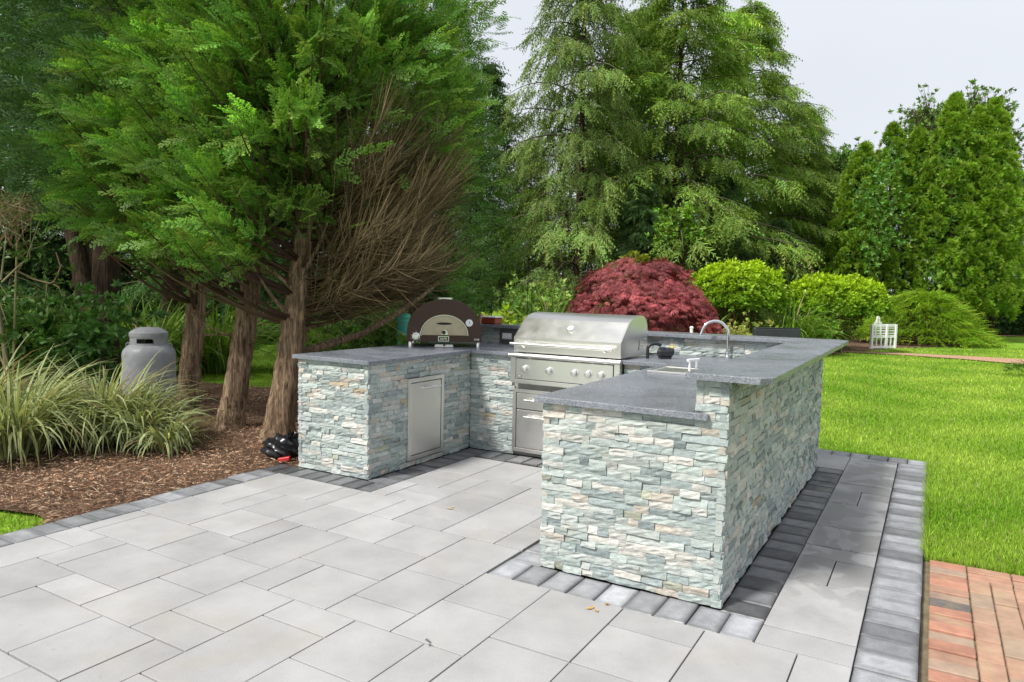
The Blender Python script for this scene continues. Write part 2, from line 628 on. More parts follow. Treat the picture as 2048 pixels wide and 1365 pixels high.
    b.inputs['Specular IOR Level'].default_value = 0.1
    lk.new(bump(nd, lk, n1.outputs[0], 1.0, 0.03), b.inputs['Normal'])
    M['mulch'] = m
    m, nd, lk, b = new_mat('wood_chip')
    lk.new(attr(nd), b.inputs['Base Color'])
    b.inputs['Roughness'].default_value = 0.9
    b.inputs['Specular IOR Level'].default_value = 0.1
    M['chip'] = m
    # far brick path
    m, nd, lk, b = new_mat('path_brick')
    g = nd.new('ShaderNodeNewGeometry')
    br = nd.new('ShaderNodeTexBrick')
    br.inputs['Scale'].default_value = 1.0
    br.inputs['Brick Width'].default_value = 0.2
    br.inputs['Row Height'].default_value = 0.1
    br.inputs['Mortar Size'].default_value = 0.006
    br.inputs['Color1'].default_value = (0.52, 0.27, 0.18, 1)
    br.inputs['Color2'].default_value = (0.42, 0.26, 0.17, 1)
    br.inputs['Mortar'].default_value = (0.22, 0.19, 0.14, 1)
    lk.new(g.outputs['Position'], br.inputs['Vector'])
    lk.new(br.outputs[0], b.inputs['Base Color'])
    b.inputs['Roughness'].default_value = 0.9
    M['path'] = m
    M['leaf'] = mat_foliage('leaf', 0.30, 0.42, 0.35)
    M['needle'] = mat_foliage('needle', 0.34, 0.5, 0.25)
    M['blade'] = mat_foliage('grass_blade', 0.30, 0.5, 0.25)


build_materials()
# ------------------------------------------------------------------ the setting: ground, lawn, mulch, patio, paths
def sheet(name, poly, z, mat, res=None, bumps=0.0, seed=0):
    """a ground sheet over a polygon (x, y); triangulated grid when res is given"""
    bm = bmesh.new()
    vs = [bm.verts.new((x, y, z)) for x, y in poly]
    f = bm.faces.new(vs)
    if f.normal.z < 0:
        f.normal_flip()
    if res:
        P = np.array(poly)
        for ax, lo, hi in ((0, P[:, 0].min(), P[:, 0].max()), (1, P[:, 1].min(), P[:, 1].max())):
            k = lo + res
            while k < hi:
                co = [0, 0, 0]; co[ax] = k
                no = [0, 0, 0]; no[ax] = 1
                bmesh.ops.bisect_plane(bm, geom=bm.verts[:] + bm.edges[:] + bm.faces[:], plane_co=co, plane_no=no)
                k += res
        rg = np.random.default_rng(seed)
        ph = rg.uniform(0, 6.3, (6, 2)); fr = rg.uniform(0.8, 4.0, (6, 2))
        edge = {v for e in bm.edges if e.is_boundary for v in e.verts}
        for v in bm.verts:
            h = sum(math.sin(fr[i][0] * v.co.x + ph[i][0]) * math.sin(fr[i][1] * v.co.y + ph[i][1]) for i in range(6)) / 6
            v.co.z += (0.0 if v in edge else bumps * h)
    bm.normal_update()
    me = bpy.data.meshes.new(name)
    bm.to_mesh(me); bm.free()
    me.materials.append(mat)
    o = bpy.data.objects.new(name, me)
    COL.objects.link(o)
    return tag(o, kind='structure')


sheet('ground', [(-500, -300), (500, -300), (500, 900), (-500, 900)], -0.060, M['lawn'])
BED = [(-3.80, -1.14), (-3.90, -1.0), (-4.10, -0.97), (-4.4, -1.05), (-5.2, -1.2), (-9.5, -1.9), (-14, -1.5), (-16, 1.5), (-14, 4.6), (-10.5, 4.4), (-8.9, 3.55),
       (-7.6, 3.75), (-6.3, 4.6), (-4.6, 4.7), (-3.62, 4.4), (-3.62, 0.74), (-3.80, 0.74)]
sheet('mulch_bed', BED, -0.030, M['mulch'], 0.35, 0.018, 3)
BED_BACK = [tuple(gnd(*p)[:2]) for p in ((1700, 702), (1790, 694), (1900, 692), (1985, 688), (1990, 676), (1960, 664), (1700, 664), (1450, 662), (1200, 662), (1000, 668))] + [(-12, 20), (-9, 12), (-5.6, 7.2), (-3.2, 8.2), (-2.6, 12.0)]
sheet('shrub_bed', BED_BACK, -0.040, M['mulch'], 1.0, 0.012, 5)
sheet('hedge_bed', [tuple(gnd(*p)[:2]) for p in ((1930, 672), (2300, 668), (2300, 652), (1930, 652))], -0.040, M['mulch'])

# unseen paving added behind the viewer, for the steel to reflect pale ground
mb = MB()
mb.box((-10.5, -10.0, -0.2), (-3.95, -3.1, -0.012), (0.378, 0.378, 0.38))
mb.box((-3.95, -10.0, -0.2), (3.0, -7.0, -0.012), (0.378, 0.378, 0.38))
tag(mb.build('added_reflection_paving', M['slab']), kind='structure')

# patio: bed of sand with slabs and cobbles as pieces
U_ = 0.1905
GX, GY = -0.381, -0.237
PL, PR_I, PR_O = -3.780, 0.586, 0.812
mb = MB()
mb.box((PL, -6.9, -0.30), (PR_O, 0.76, -0.022), (1, 1, 1))
mb.box((-3.60, 0.76, -0.30), (PR_O, 4.085, -0.022), (1, 1, 1))
patio = mb.build('patio', M['joint'], origin=(0, 0, 0))
tag(patio, kind='structure')


def paver(name, x0, y0, x1, y1, zt, th, col, mat, parent, gap=0.0030, ch=0.0014, tilt=0.0012):
    mb = MB()
    gy = gap * 1.45
    a = np.array([x0 + gap, y0 + gy, zt - th]); b = np.array([x1 - gap, y1 - gy, zt])
    c, h = (a + b) / 2, (b - a) / 2
    tx, ty = random.uniform(-tilt, tilt), random.uniform(-tilt, tilt)
    ax = np.array([[1, 0, tx], [0, 1, ty], [-tx, -ty, 1]])
    mb.obox(c, ax, h, col, ch)
    return mb.build(name, mat, parent, origin=(c[0], c[1], zt))


SLABS = [(-17, -7, -15, -5), (-17, -5, -15, -4), (-17, -4, -16, -2), (-17, -2, -14, 0), (-17, 0, -15, 2), (-17, 2, -15, 4), (-16, -4, -13, -2), (-15, -6, -14, -4), (-15, 0, -14, 2), (-15, 2, -13, 4), (-14, -6, -11, -4), (-14, -2, -12, 0), (-14, 0, -12, 2), (-13, -7, -11, -6), (-13, -4, -11, -2), (-13, 2, -12, 4), (-12, -2, -11, 0), (-12, 0, -10, 2), (-12, 2, -10, 4), (-12, 8, -10, 11), (-11, -7, -9, -5), (-11, -5, -9, -3), (-11, -3, -9, 0), (-10, -9, -8, -7), (-10, 0, -8, 2), (-10, 8, -8, 11), (-9, -7, -7, -6), (-9, -6, -7, -4), (-9, -4, -8, -2), (-9, -2, -6, 0), (-9, 2, -7, 3), (-8, -4, -6, -2), (-8, 0, -6, 2), (-7, -8, -5, -5), (-7, -5, -5, -4), (-6, -4, -4, -3), (-6, -3, -4, -1), (-6, -1, -4, 2), (-4, -4, -2, -2), (-4, -2, -2, 0), (-2, -3, 0, 0), (-8, 8, -6, 11), (-6, 9, -4, 11), (-6, 8, -4, 9), (-12, 6, -10, 8), (-10, 6, -9, 8), (-9, 6, -7, 8), (-7, 6, -5, 8), (-5, 6, -4, 8), (-12, 4, -11, 6), (-11, 5, -9, 6), (-9, 4, -7, 6), (-7, 3, -5, 6), (-5, 4, -4, 6), (-11, 4, -9, 5), (-10, 2, -9, 4), (-9, 3, -7, 4), (-5, 2, -4, 4), (-7, 2, -5, 3), (0, -1, 2, 0), (2, -3, 4, 0), (4, -2, 5, 0), (0, -3, 2, -1), (4, -4, 5, -2), (-2, -6, 0, -3), (0, -6, 2, -3), (2, -6, 4, -3), (-5, -6, -3, -4), (-3, -6, -2, -4), (4, -6, 5, -4), (-15, -8, -13, -6), (-5, -8, -3, -6), (-3, -8, 0, -6), (0, -8, 1, -6), (1, -9, 3, -6), (3, -9, 5, -6), (-17, -8, -15, -7), (-13, -9, -10, -7), (-8, -9, -7, -7), (-17, -11, -15, -8), (-15, -11, -13, -8), (-7, -10, -5, -8), (-5, -11, -3, -8), (-3, -10, -1, -8), (-1, -11, 1, -8), (-13, -12, -11, -9), (-11, -12, -9, -9), (-9, -11, -8, -9), (-8, -11, -7, -9), (1, -11, 3, -9), (3, -12, 5, -9), (-7, -11, -5, -10), (-3, -12, -2, -10), (-2, -12, -1, -10), (-17, -13, -15, -11), (-15, -14, -13, -11), (-9, -13, -7, -11), (-7, -13, -5, -11), (-5, -14, -3, -11), (-1, -13, 1, -11), (1, -14, 3, -11), (-13, -13, -11, -12), (-11, -13, -9, -12), (-3, -14, -2, -12), (-2, -14, -1, -12), (3, -14, 5, -12), (-17, -15, -15, -13), (-13, -16, -11, -13), (-11, -14, -9, -13), (-9, -15, -7, -13), (-7, -14, -5, -13), (-1, -16, 1, -13), (-15, -16, -13, -14), (-11, -15, -9, -14), (-7, -15, -5, -14), (-5, -16, -4, -14), (-4, -16, -1, -14), (1, -16, 4, -14), (4, -16, 5, -14)]
SLAB_L = PL + 0.226
LCX = -2.62                                   # right edge of the cobbles beside the left counter
BKY = 1.912                                   # front edge of the cobbles along the back counter


def slab_col():
    v = random.gauss(0.380, 0.020)
    return (v * 1.0, v * 1.0, v * 1.005)


rects = []
for a, c, b, d in SLABS:
    rects.append((GX + a * U_ if a > -17 else SLAB_L, GY + c * U_, GX + b * U_ if b < 5 else PR_I, GY + d * U_))
rects += [(a, b - 16 * U_, c, d - 16 * U_) for a, b, c, d in rects if d < GY + 0.01]
wy = [-0.237, -0.045, 0.570, 0.972, 1.182, 1.594, 2.189, 2.602, 2.81, 3.208, 3.862]
for k in range(len(wy) - 1):
    if k in (2, 6):
        rects.append((0.205, wy[k], 0.395, wy[k + 1])); rects.append((0.395, wy[k], PR_I, wy[k + 1]))
    else:
        rects.append((0.205, wy[k], PR_I, wy[k + 1]))
x = 0.205
while x > -3.5:
    rects.append((max(x - 0.57, -3.58), 3.28, x, 3.862)); x -= 0.57
for x0, y0, x1, y1 in rects:
    if y0 > 0.5 and x0 < LCX and y1 < 3:
        x0 = LCX
    if BKY > y0 > 1.4 and x1 < -1.1 or (x1 < 0.2 and 1.4 < y0 < 2 and y1 > 1.7):
        y1 = BKY
    paver('slab', x0, y0, x1, y1, random.uniform(-0.0012, 0.0012), 0.05, slab_col(), M['slab'], patio)


def cobble(x0, y0, x1, y1, v):
    """tumbled cobble: worn pale top inside darker rounded edges"""
    g, zt = 0.0025, random.uniform(-0.003, 0.0025)
    x0, y0, x1, y1 = x0 + g, y0 + g, x1 - g, y1 - g
    rings = [(0.0, -0.06, 0.75), (0.0, -0.007, 0.80), (0.006, -0.001, 0.85), (0.020, 0.0, 1.0), (0.034, 0.0004, 1.0)]
    V, C = [], []
    hue = np.array([0.97, 1.0, 1.07])
    tx, ty = random.uniform(-0.008, 0.008), random.uniform(-0.008, 0.008)
    cx, cy = (x0 + x1) / 2, (y0 + y1) / 2
    for ins, dz, f in rings:
        for (x, y, sx, sy) in ((x0, y0, 1, 1), (x1, y0, -1, 1), (x1, y1, -1, -1), (x0, y1, 1, -1)):
            j = random.uniform(-0.0012, 0.0012)
            xx, yy = x + sx * ins + j, y + sy * ins + j
            V.append((xx, yy, zt + dz + (xx - cx) * tx + (yy - cy) * ty))
            lift = 1.0 if ins < 0.015 else (1.18 if ins < 0.03 else 1.45)
            C.append(v * f * lift * hue)
    F = []
    for r in range(len(rings) - 1):
        for i in range(4):
            j = (i + 1) % 4
            F.append((r * 4 + i, r * 4 + j, r * 4 + 4 + j, r * 4 + 4 + i))
    k = 4 * (len(rings) - 1)
    F.append((k, k + 1, k + 2, k + 3))
    link_mesh('cobble', V, F, M['cobble'], patio, np.array(C), origin=(cx, cy, zt))


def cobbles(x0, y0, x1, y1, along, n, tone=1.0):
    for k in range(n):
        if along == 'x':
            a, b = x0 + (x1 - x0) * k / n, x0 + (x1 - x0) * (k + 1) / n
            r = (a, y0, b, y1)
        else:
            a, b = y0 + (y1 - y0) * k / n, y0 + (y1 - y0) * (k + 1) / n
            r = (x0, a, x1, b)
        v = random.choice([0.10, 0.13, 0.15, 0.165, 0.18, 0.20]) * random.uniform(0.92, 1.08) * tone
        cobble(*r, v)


cobbles(-1.136, -0.237, 0.205, 0.0, 'x', 9, 1.45)                 # in front of the bar end
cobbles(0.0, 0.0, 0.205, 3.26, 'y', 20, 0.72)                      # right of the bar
cobbles(-1.136, 0.0, -0.945, BKY, 'y', 12, 1.2)                   # left of the bar
cobbles(PR_I, -3.2, PR_O, 3.862, 'y', 45, 1.15)                    # outer right border
cobbles(-0.9, 3.862, PR_O, 4.085, 'x', 11, 1.2)                   # outer far border
cobbles(PL, -3.2, SLAB_L, 0.530, 'y', 24, 1.1)                    # outer left border
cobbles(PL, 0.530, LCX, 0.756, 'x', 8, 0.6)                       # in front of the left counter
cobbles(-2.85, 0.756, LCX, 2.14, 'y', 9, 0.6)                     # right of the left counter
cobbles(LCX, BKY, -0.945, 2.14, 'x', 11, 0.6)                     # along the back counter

# brick path, lower right
bp = MB()
bp.box((0.8125, -3.4, -0.20), (2.9, 1.40, -0.048), (1, 1, 1))
brick_path = bp.build('brick_path', M['brick_joint'], origin=(1.5, 0, -0.05))
tag(brick_path, kind='structure')
BZ = -0.030


def brick_col(pale=0.0):
    t = random.random()
    c = np.array([0.41, 0.195, 0.132]) if t < 0.55 else np.array([0.38, 0.215, 0.15]) if t < 0.85 else np.array([0.34, 0.24, 0.18])
    c = c * random.uniform(0.85, 1.12)
    return tuple(c * (1 - pale) + np.array([0.36, 0.275, 0.19]) * pale)


def brick(x0, y0, x1, y1, pale=0.0, col=None):
    paver('brick', x0, y0, x1, y1, BZ + random.uniform(-0.005, 0.004), 0.05, col or brick_col(pale), M['brick'], brick_path, 0.003, 0.004, 0.012)


k = 0
y = 1.395
while y > -1.9:                                              # header course along the patio
    brick(0.842, y - 0.1, 1.022, y, 0.05, (0.13, 0.115, 0.105) if k == 6 else None)
    y -= 0.1003
    k += 1
for r, yy in enumerate((1.295, 1.193)):                      # courses along the lawn
    x = 1.022
    while x < 2.85:
        brick(x, yy, x + 0.204, yy + 0.1, 0.25)
        x += 0.204
for ci in range(9):                                          # running courses
    x0 = 1.022 + ci * 0.1
    y = 1.19 + (0.1 if ci % 2 else 0)
    while y > -1.9:
        t = min(y, 1.19)
        brick(x0, y - 0.2, x0 + 0.1, t, 0.45 if ci < 3 else 0.2)
        y -= 0.2

# far curved brick path and step of lawn beyond it
pp = [gnd(*p) for p in ((1600, 697), (1680, 702), (1800, 708), (1920, 716), (2048, 727), (2250, 742))]
qq = [gnd(*p) for p in ((2250, 727), (2048, 717), (1920, 710), (1800, 704.5), (1680, 700), (1600, 695.5))]
sheet('path', [tuple(p[:2]) for p in pp + qq], -0.022, M['path'])
# ------------------------------------------------------------------ outdoor kitchen
XL0, XL1, YL0, YL1 = -3.590, -2.850, 0.756, 2.14            # left counter base
XP0, XP1, YP1 = -0.950, 0.0, 3.27                            # bar peninsula
YB, YW0, YW1 = 2.14, 2.985, 3.135                            # back counter front, raised wall
ZC, ZCU, ZB, ZBU = 0.914, 0.884, 1.102, 1.072
TH = 0.030                                                   # veneer depth
kitchen = thing('outdoor_kitchen', 'U-shaped outdoor kitchen clad in green and cream ledger stone with grey granite tops', 'outdoor kitchen', (-1.8, 1.5, 0))

core = MB()
e = TH
core.box((XL0 + e, YL0 + e, 0.0), (XL1 - e, YW0 + 0.05, ZCU - 0.002))
core.box((XL1 - e, YB + e, 0.0), (-2.405, YW0 + 0.05, ZCU - 0.002))
core.box((-2.405, YB + e, 0.0), (-1.355, YW0 + 0.05, 0.640))
core.box((-1.355, YB + e, 0.0), (XP0 + e, YW0 + 0.05, ZCU - 0.002))
core.box((XP0 + e, 0.0 + e, 0.0), (-0.148, YP1 - e, ZCU - 0.002))
core.box((-0.148, 0.0 + e, 0.0), (XP1 - e, YP1 - e, ZBU - 0.002))
core.box((-3.30, YW0 + e * 0.6, 0.0), (-0.148, YW1, ZBU - 0.0025))
core.build('base', M['mortar'], kitchen)

PAL = [((0.355, 0.420, 0.400), 20), ((0.300, 0.360, 0.350), 22), ((0.225, 0.283, 0.287), 15), ((0.160, 0.208, 0.220), 6),
       ((0.410, 0.452, 0.430), 18), ((0.485, 0.482, 0.450), 14), ((0.535, 0.515, 0.475), 8), ((0.470, 0.415, 0.350), 6), ((0.38, 0.30, 0.19), 1.0), ((0.33, 0.34, 0.25), 3)]
_pw = np.array([w for _, w in PAL], float); _pw /= _pw.sum()
stones = []          # (screen size, V, F, colour)


def stone_mesh(o, u, n, a0, a1, z0, z1, pr, srng):
    """one split-face stone: o wall origin, u along the wall, n outwards; pr = how proud it stands"""
    nu = max(3, min(7, int((a1 - a0) / 0.035) + 2))
    nv = 4
    V = []
    tiltz = srng.normal(0, 0.0035)
    tiltu = srng.normal(0, 0.003)
    for j in range(nv):
        for i in range(nu):
            fu, fv = i / (nu - 1), j / (nv - 1)
            edge = (i in (0, nu - 1)) or (j in (0, nv - 1))
            d = pr + tiltz * (fv - 0.5) * 2 + tiltu * (fu - 0.5) * 2
            d += srng.normal(0, 0.0026) if not edge else srng.normal(-0.0012, 0.0012)
            if i in (0, nu - 1) and j in (0, nv - 1):
                d -= 0.0015
            aa = a0 + (a1 - a0) * fu + (srng.normal(0, 0.0012) if 0 < i < nu - 1 else 0)
            zz = z0 + (z1 - z0) * fv + (srng.normal(0, 0.0012) if 0 < j < nv - 1 else srng.normal(0, 0.0006))
            V.append(o + u * aa + n * d + np.array([0, 0, zz]))
    F = []
    for j in range(nv - 1):
        for i in range(nu - 1):
            F.append((j * nu + i, j * nu + i + 1, (j + 1) * nu + i + 1, (j + 1) * nu + i))
    b = len(V)
    ring = [i for i in range(nu)] + [j * nu + nu - 1 for j in range(1, nv)] + [(nv - 1) * nu + i for i in range(nu - 2, -1, -1)] + [j * nu for j in range(nv - 2, 0, -1)]
    for r in ring:
        p = V[r]
        V.append(p - n * ((p - o) @ n + TH + 0.004))
    for k in range(len(ring)):
        k2 = (k + 1) % len(ring)
        F.append((ring[k2], ring[k], b + k, b + k2))
    if np.cross(u, [0, 0, 1]) @ n < 0:
        F = [f[::-1] for f in F]
    return np.array(V), F


def ledger(o, u, n, w, z_top, holes=(), seed=1, ext0=0.0, ext1=0.0, z_bot=0.002):
    """courses of ledger stone on a wall face; holes: (u0, u1, z0, z1)"""
    srng = np.random.default_rng(seed)
    o = np.array(o, float); u = np.array(u, float); n = np.array(n, float)
    nc = max(1, int(round((z_top - z_bot) / 0.0378)))
    hs = (z_top - z_bot) / nc
    for c in range(nc):
        z0, z1 = z_bot + c * hs, z_bot + (c + 1) * hs
        spans = [(-ext0 * (c % 2), w + ext1 * ((c + 1) % 2))]
        for h0, h1, hz0, hz1 in holes:
            if z1 > hz0 + 0.004 and z0 < hz1 - 0.004:
                ns = []
                for s0, s1 in spans:
                    if h1 <= s0 or h0 >= s1:
                        ns.append((s0, s1))
                    else:
                        if h0 - s0 > 0.01:
                            ns.append((s0, h0))
                        if s1 - h1 > 0.01:
                            ns.append((h1, s1))
                spans = ns
        for s0, s1 in spans:
            a = s0
            while a < s1 - 1e-4:
                ln = srng.choice([0.055, 0.085, 0.11, 0.14, 0.18, 0.23], p=[0.10, 0.2, 0.25, 0.22, 0.15, 0.08]) * srng.uniform(0.85, 1.15)
                bnd = min(a + ln, s1)
                if s1 - bnd < 0.035:
                    bnd = s1
                pr = float(np.clip(srng.normal(0.000, 0.0028), -0.005, 0.007))
                V, F = stone_mesh(o, u, n, a + 0.0006, bnd - 0.0006, z0 + 0.0006, z1 - 0.0006, pr, srng)
                col = np.array(PAL[srng.choice(len(PAL), p=_pw)][0])
                col = (col * 0.78 + np.array((0.385, 0.405, 0.388)) * 0.22) * srng.uniform(0.90, 1.10)
                x, y, d = project(V)
                size = (np.clip(x, 0, 2048).max() - np.clip(x, 0, 2048).min()) * (y.max() - y.min()) if d.min() > 0.1 else 0
                if n @ (CAM - V[0]) < 0:
                    size = 0
                stones.append((size, V, F, col))
                a = bnd


DZ = (1.222, 1.708, 0.052, 0.726)                            # access door, y0 y1 z0 z1
DR = (-2.387, -1.72, 0.036, 0.598)                           # drawer unit, x0 x1 z0 z1
X, Y = np.array([1.0, 0, 0]), np.array([0, 1.0, 0])
ledger((XP0, 0, 0), X, -Y, XP1 - XP0, ZCU, seed=11, ext0=0.006, ext1=0.008)
ledger((-0.150, 0, ZCU), X, -Y, 0.150, ZBU - ZCU, seed=12, z_bot=0.0, ext1=0.006)
ledger((XP1, 0, 0), Y, X, YP1, ZBU, seed=13, ext0=0.004)
ledger((XL0, YL0, 0), X, -Y, XL1 - XL0, ZCU, seed=14, ext0=0.006, ext1=0.006)
ledger((XL1, YL0, 0), Y, X, YB - YL0, ZCU, holes=[(DZ[0] - YL0 + 0.004, DZ[1] - YL0 - 0.004, DZ[2], DZ[3])], seed=15)
ledger((XL1, YB, 0), X, -Y, XP0 - XL1, ZCU, holes=[(DR[0] - XL1 + 0.004, DR[1] - XL1 - 0.004, DR[2], DR[3]), (-2.405 - XL1, -1.355 - XL1, 0.642, 2.0)], seed=16)
ledger((XP0, 0, 0), Y, -X, YB, ZCU, seed=17)
ledger((XL0, YL0, 0), Y, -X, 3.0 - YL0, ZCU, seed=18)
ledger((-3.30, YW0, ZC), X, -Y, 3.15, ZBU - ZC, seed=19, z_bot=0.0)
ledger((XP0 + 0.8, YP1, 0), X, Y, 0.15, ZBU, seed=20)
ledger((-3.30, YW1 + 0.02, 0), X, Y, 3.15, ZBU, seed=21)
ledger((-0.148, 0.0, ZC), Y, -X, YW0, ZBU - ZC, seed=22, z_bot=0.0)
stones.sort(key=lambda s: -s[0])
for s, V, F, c in stones[:300]:
    link_mesh('stone', V, F, M['stone'], kitchen, np.tile(c, (len(V), 1)), origin=V.mean(0))
mb = MB()
for s, V, F, c in stones[300:]:
    mb.add(V, F, c)
tag(mb.build('stone_veneer', M['stone'], kitchen), kind='stuff')


def slab_top(name, poly, z0, z1, label, holes=None, ch=0.004):
    """a granite top from an outline, with a small worked edge"""
    P = np.asarray(poly, float)
    cx = P.mean(0)
    mb = MB()
    n = len(P)
    # inset outline by ch for the top arris
    nxt, prv = np.roll(P, -1, 0), np.roll(P, 1, 0)
    d1, d0 = nrm(nxt - P), nrm(P - prv)
    area = 0.5 * np.sum(P[:, 0] * nxt[:, 1] - P[:, 1] * nxt[:, 0])
    sg = 1 if area > 0 else -1
    n1 = sg * np.stack([-d1[:, 1], d1[:, 0]], 1); n0 = sg * np.stack([-d0[:, 1], d0[:, 0]], 1)
    k = (n0 + n1) / (1 + (n0 * n1).sum(1))[:, None]
    Q = P + k * ch
    V = np.concatenate([np.c_[P, np.full(n, z0)], np.c_[P, np.full(n, z1 - ch)], np.c_[Q, np.full(n, z1)]])
    F = [tuple(range(n))[::-1], tuple(range(2 * n, 3 * n))]
    for r in (0, 1):
        for i in range(n):
            j = (i + 1) % n
            F.append((r * n + i, r * n + j, (r + 1) * n + j, (r + 1) * n + i))
    if sg < 0:
        F = [f[::-1] for f in F]
    mb.add(V, F)
    o = mb.build(name, M['granite'], kitchen)
    o['label'] = label
    return o


GXL, GXR = -2.402, -1.358                                    # grill opening
ov = 0.034
slab_top('countertop', [(XL0 - ov, YL0 - ov), (XL1 + ov, YL0 - ov), (XL1 + ov, YB - ov), (GXL, YB - ov), (GXL, YW0 + 0.01), (XL0 - ov, YW0 + 0.01)], ZCU, ZC,
         'dark granite top under the pizza oven')
slab_top('countertop', [(GXR, YB - ov), (XP0 - 0.002, YB - ov), (XP0 - 0.002, YW0 - 0.012), (GXR, YW0 - 0.012)], ZCU, ZC,
         'granite top between grill and bar with black tool on it')
slab_top('countertop', [(XP0 - 0.042, -ov), (-0.082, -ov), (-0.082, -0.010), (-0.160, -0.010), (-0.160, YW0 - 0.012), (XP0 + 0.0005, YW0 - 0.012), (XP0 + 0.0005, YB - ov), (XP0 - 0.042, YB - ov)], ZCU, ZC,
         'low granite top of the bar end')
c_ = 0.075
slab_top('bar_top', [(-0.187, -0.052), (0.192 - c_ * 0.6, -0.052), (0.192, -0.052 + c_), (0.192, 3.30 - c_), (0.192 - c_, 3.30), (-3.33, 3.16), (-3.33, 2.930), (-0.187, 2.930)], ZBU, ZB,
         'raised granite bar top running along the right and back walls')

# tiled splash with a wall outlet
mb = MB()
mb.box((-3.05, YW0 - 0.021, ZC + 0.004), (-2.42, YW0 - 0.012, ZBU - 0.002), (1, 1, 1), 0.002)
mb.build('splash_tile', M['slate_tile'], kitchen)
mb = MB()
mb.box((-3.012, YW0 - 0.034, 0.960), (-2.905, YW0 - 0.0205, 1.022), (1, 1, 1), 0.003)
ot = mb.build('outlet', M['white_plastic'], kitchen)
mb = MB()
mb.box((-3.004, YW0 - 0.038, 0.967), (-2.913, YW0 - 0.0345, 1.015), (1, 1, 1), 0.001)
mb.build('cover_plate', M['white_plastic'], ot)


def bar_handle(p0, p1, out, r, parent, mat='steel_bright', posts=True, name='handle'):
    p0, p1, out = np.array(p0, float), np.array(p1, float), np.array(out, float)
    d = p1 - p0
    mb = MB()
    mb.tube([p0 + out, p1 + out], r, 10)
    if posts:
        for t in (0.18, 0.82):
            q = p0 + d * t
            mb.tube([q, q + out], r * 0.8, 8)
    return mb.build(name, M[mat], parent, smooth=0.7)


# access door in the left counter (faces +x)
fx = XL1 + 0.006
mb = MB()
y0, y1, z0, z1 = DZ
fw_ = 0.034
for a, b in (((y0, z0), (y0 + fw_, z1)), ((y1 - fw_, z0), (y1, z1)), ((y0 + fw_, z0), (y1 - fw_, z0 + fw_)), ((y0 + fw_, z1 - fw_), (y1 - fw_, z1))):
    mb.box((fx - 0.05, a[0], a[1]), (fx + 0.010, b[0], b[1]), (1, 1, 1), 0.0015)
door = mb.build('access_door', M['steel'], kitchen)
mb = MB()
mb.box((fx - 0.05, y0 + fw_ + 0.0005, z0 + fw_ + 0.0005), (fx - 0.02, y1 - fw_ - 0.0005, z1 - fw_ - 0.0005))
mb.build('door_gap', M['black_gap'], door)
mb = MB()
mb.box((fx - 0.018, y0 + fw_ + 0.006, z0 + fw_ + 0.006), (fx + 0.006, y1 - fw_ - 0.006, z1 - fw_ - 0.006), (1, 1, 1), 0.002)
mb.build('door_panel', M['steel'], door)
bar_handle((fx + 0.006, y0 + 0.135, 0.640), (fx + 0.006, y0 + 0.395, 0.640), (0.040, 0, 0), 0.007, door)

# drawer unit under the grill (faces -y)
fy = YB - 0.006
x0, x1, z0, z1 = DR
mb = MB()
for a, b in (((x0, z0), (x0 + fw_, z1)), ((x1 - fw_, z0), (x1, z1)), ((x0 + fw_, z0), (x1 - fw_, z0 + fw_)), ((x0 + fw_, z1 - fw_), (x1 - fw_, z1))):
    mb.box((a[0], fy - 0.010, a[1]), (b[0], fy + 0.05, b[1]), (1, 1, 1), 0.0015)
drw = mb.build('drawer_unit', M['steel'], kitchen)
mb = MB()
mb.box((x0 + fw_ + 0.0005, fy + 0.02, z0 + fw_ + 0.0005), (x1 - fw_ - 0.0005, fy + 0.05, z1 - fw_ - 0.0005))
mb.build('drawer_gap', M['black_gap'], drw)
for za, zb, hz in ((0.421, z1 - fw_ - 0.005, 0.506), (z0 + fw_ + 0.005, 0.412, 0.359)):
    mb = MB()
    mb.box((x0 + fw_ + 0.005, fy - 0.006, za), (x1 - fw_ - 0.005, fy + 0.018, zb), (1, 1, 1), 0.002)
    mb.build('drawer', M['steel'], drw)
    bar_handle((-2.25, fy - 0.006, hz), (-1.86, fy - 0.006, hz), (0, -0.040, 0), 0.007, drw)

# ------------------------------------------------------------------ built-in grill
GX0, GX1 = -2.385, -1.362
grill = thing('gas_grill', 'stainless built-in gas grill with closed hood and five knobs', 'grill', ((GX0 + GX1) / 2, 2.4, 0.66))
GFY = 2.072
mb = MB()
mb.box((GX0 + 0.02, GFY + 0.02, 0.650), (GX1 - 0.02, 2.80, 0.905))
mb.build('firebox', M['steel'], grill)
mb = MB()
mb.box((GX0, GFY, 0.658), (GX0 + 0.052, GFY + 0.05, 0.885), (1, 1, 1), 0.002)
mb.box((GX1 - 0.052, GFY, 0.658), (GX1, GFY + 0.05, 0.885), (1, 1, 1), 0.002)
mb.box((GX0 + 0.0525, GFY, 0.658), (GX1 - 0.0525, GFY + 0.05, 0.690), (1, 1, 1), 0.002)
mb.build('panel_frame', M['steel_bright'], grill)
mb = MB()
mb.box((GX0 + 0.053, GFY + 0.016, 0.6905), (GX1 - 0.053, GFY + 0.019, 0.885))
mb.build('panel_gap', M['black_gap'], grill)
mb = MB()
mb.box((GX0 + 0.058, GFY - 0.002, 0.697), (GX1 - 0.058, GFY + 0.012, 0.872), (1, 1, 1), 0.002)
mb.build('control_panel', M['steel_bright'], grill)
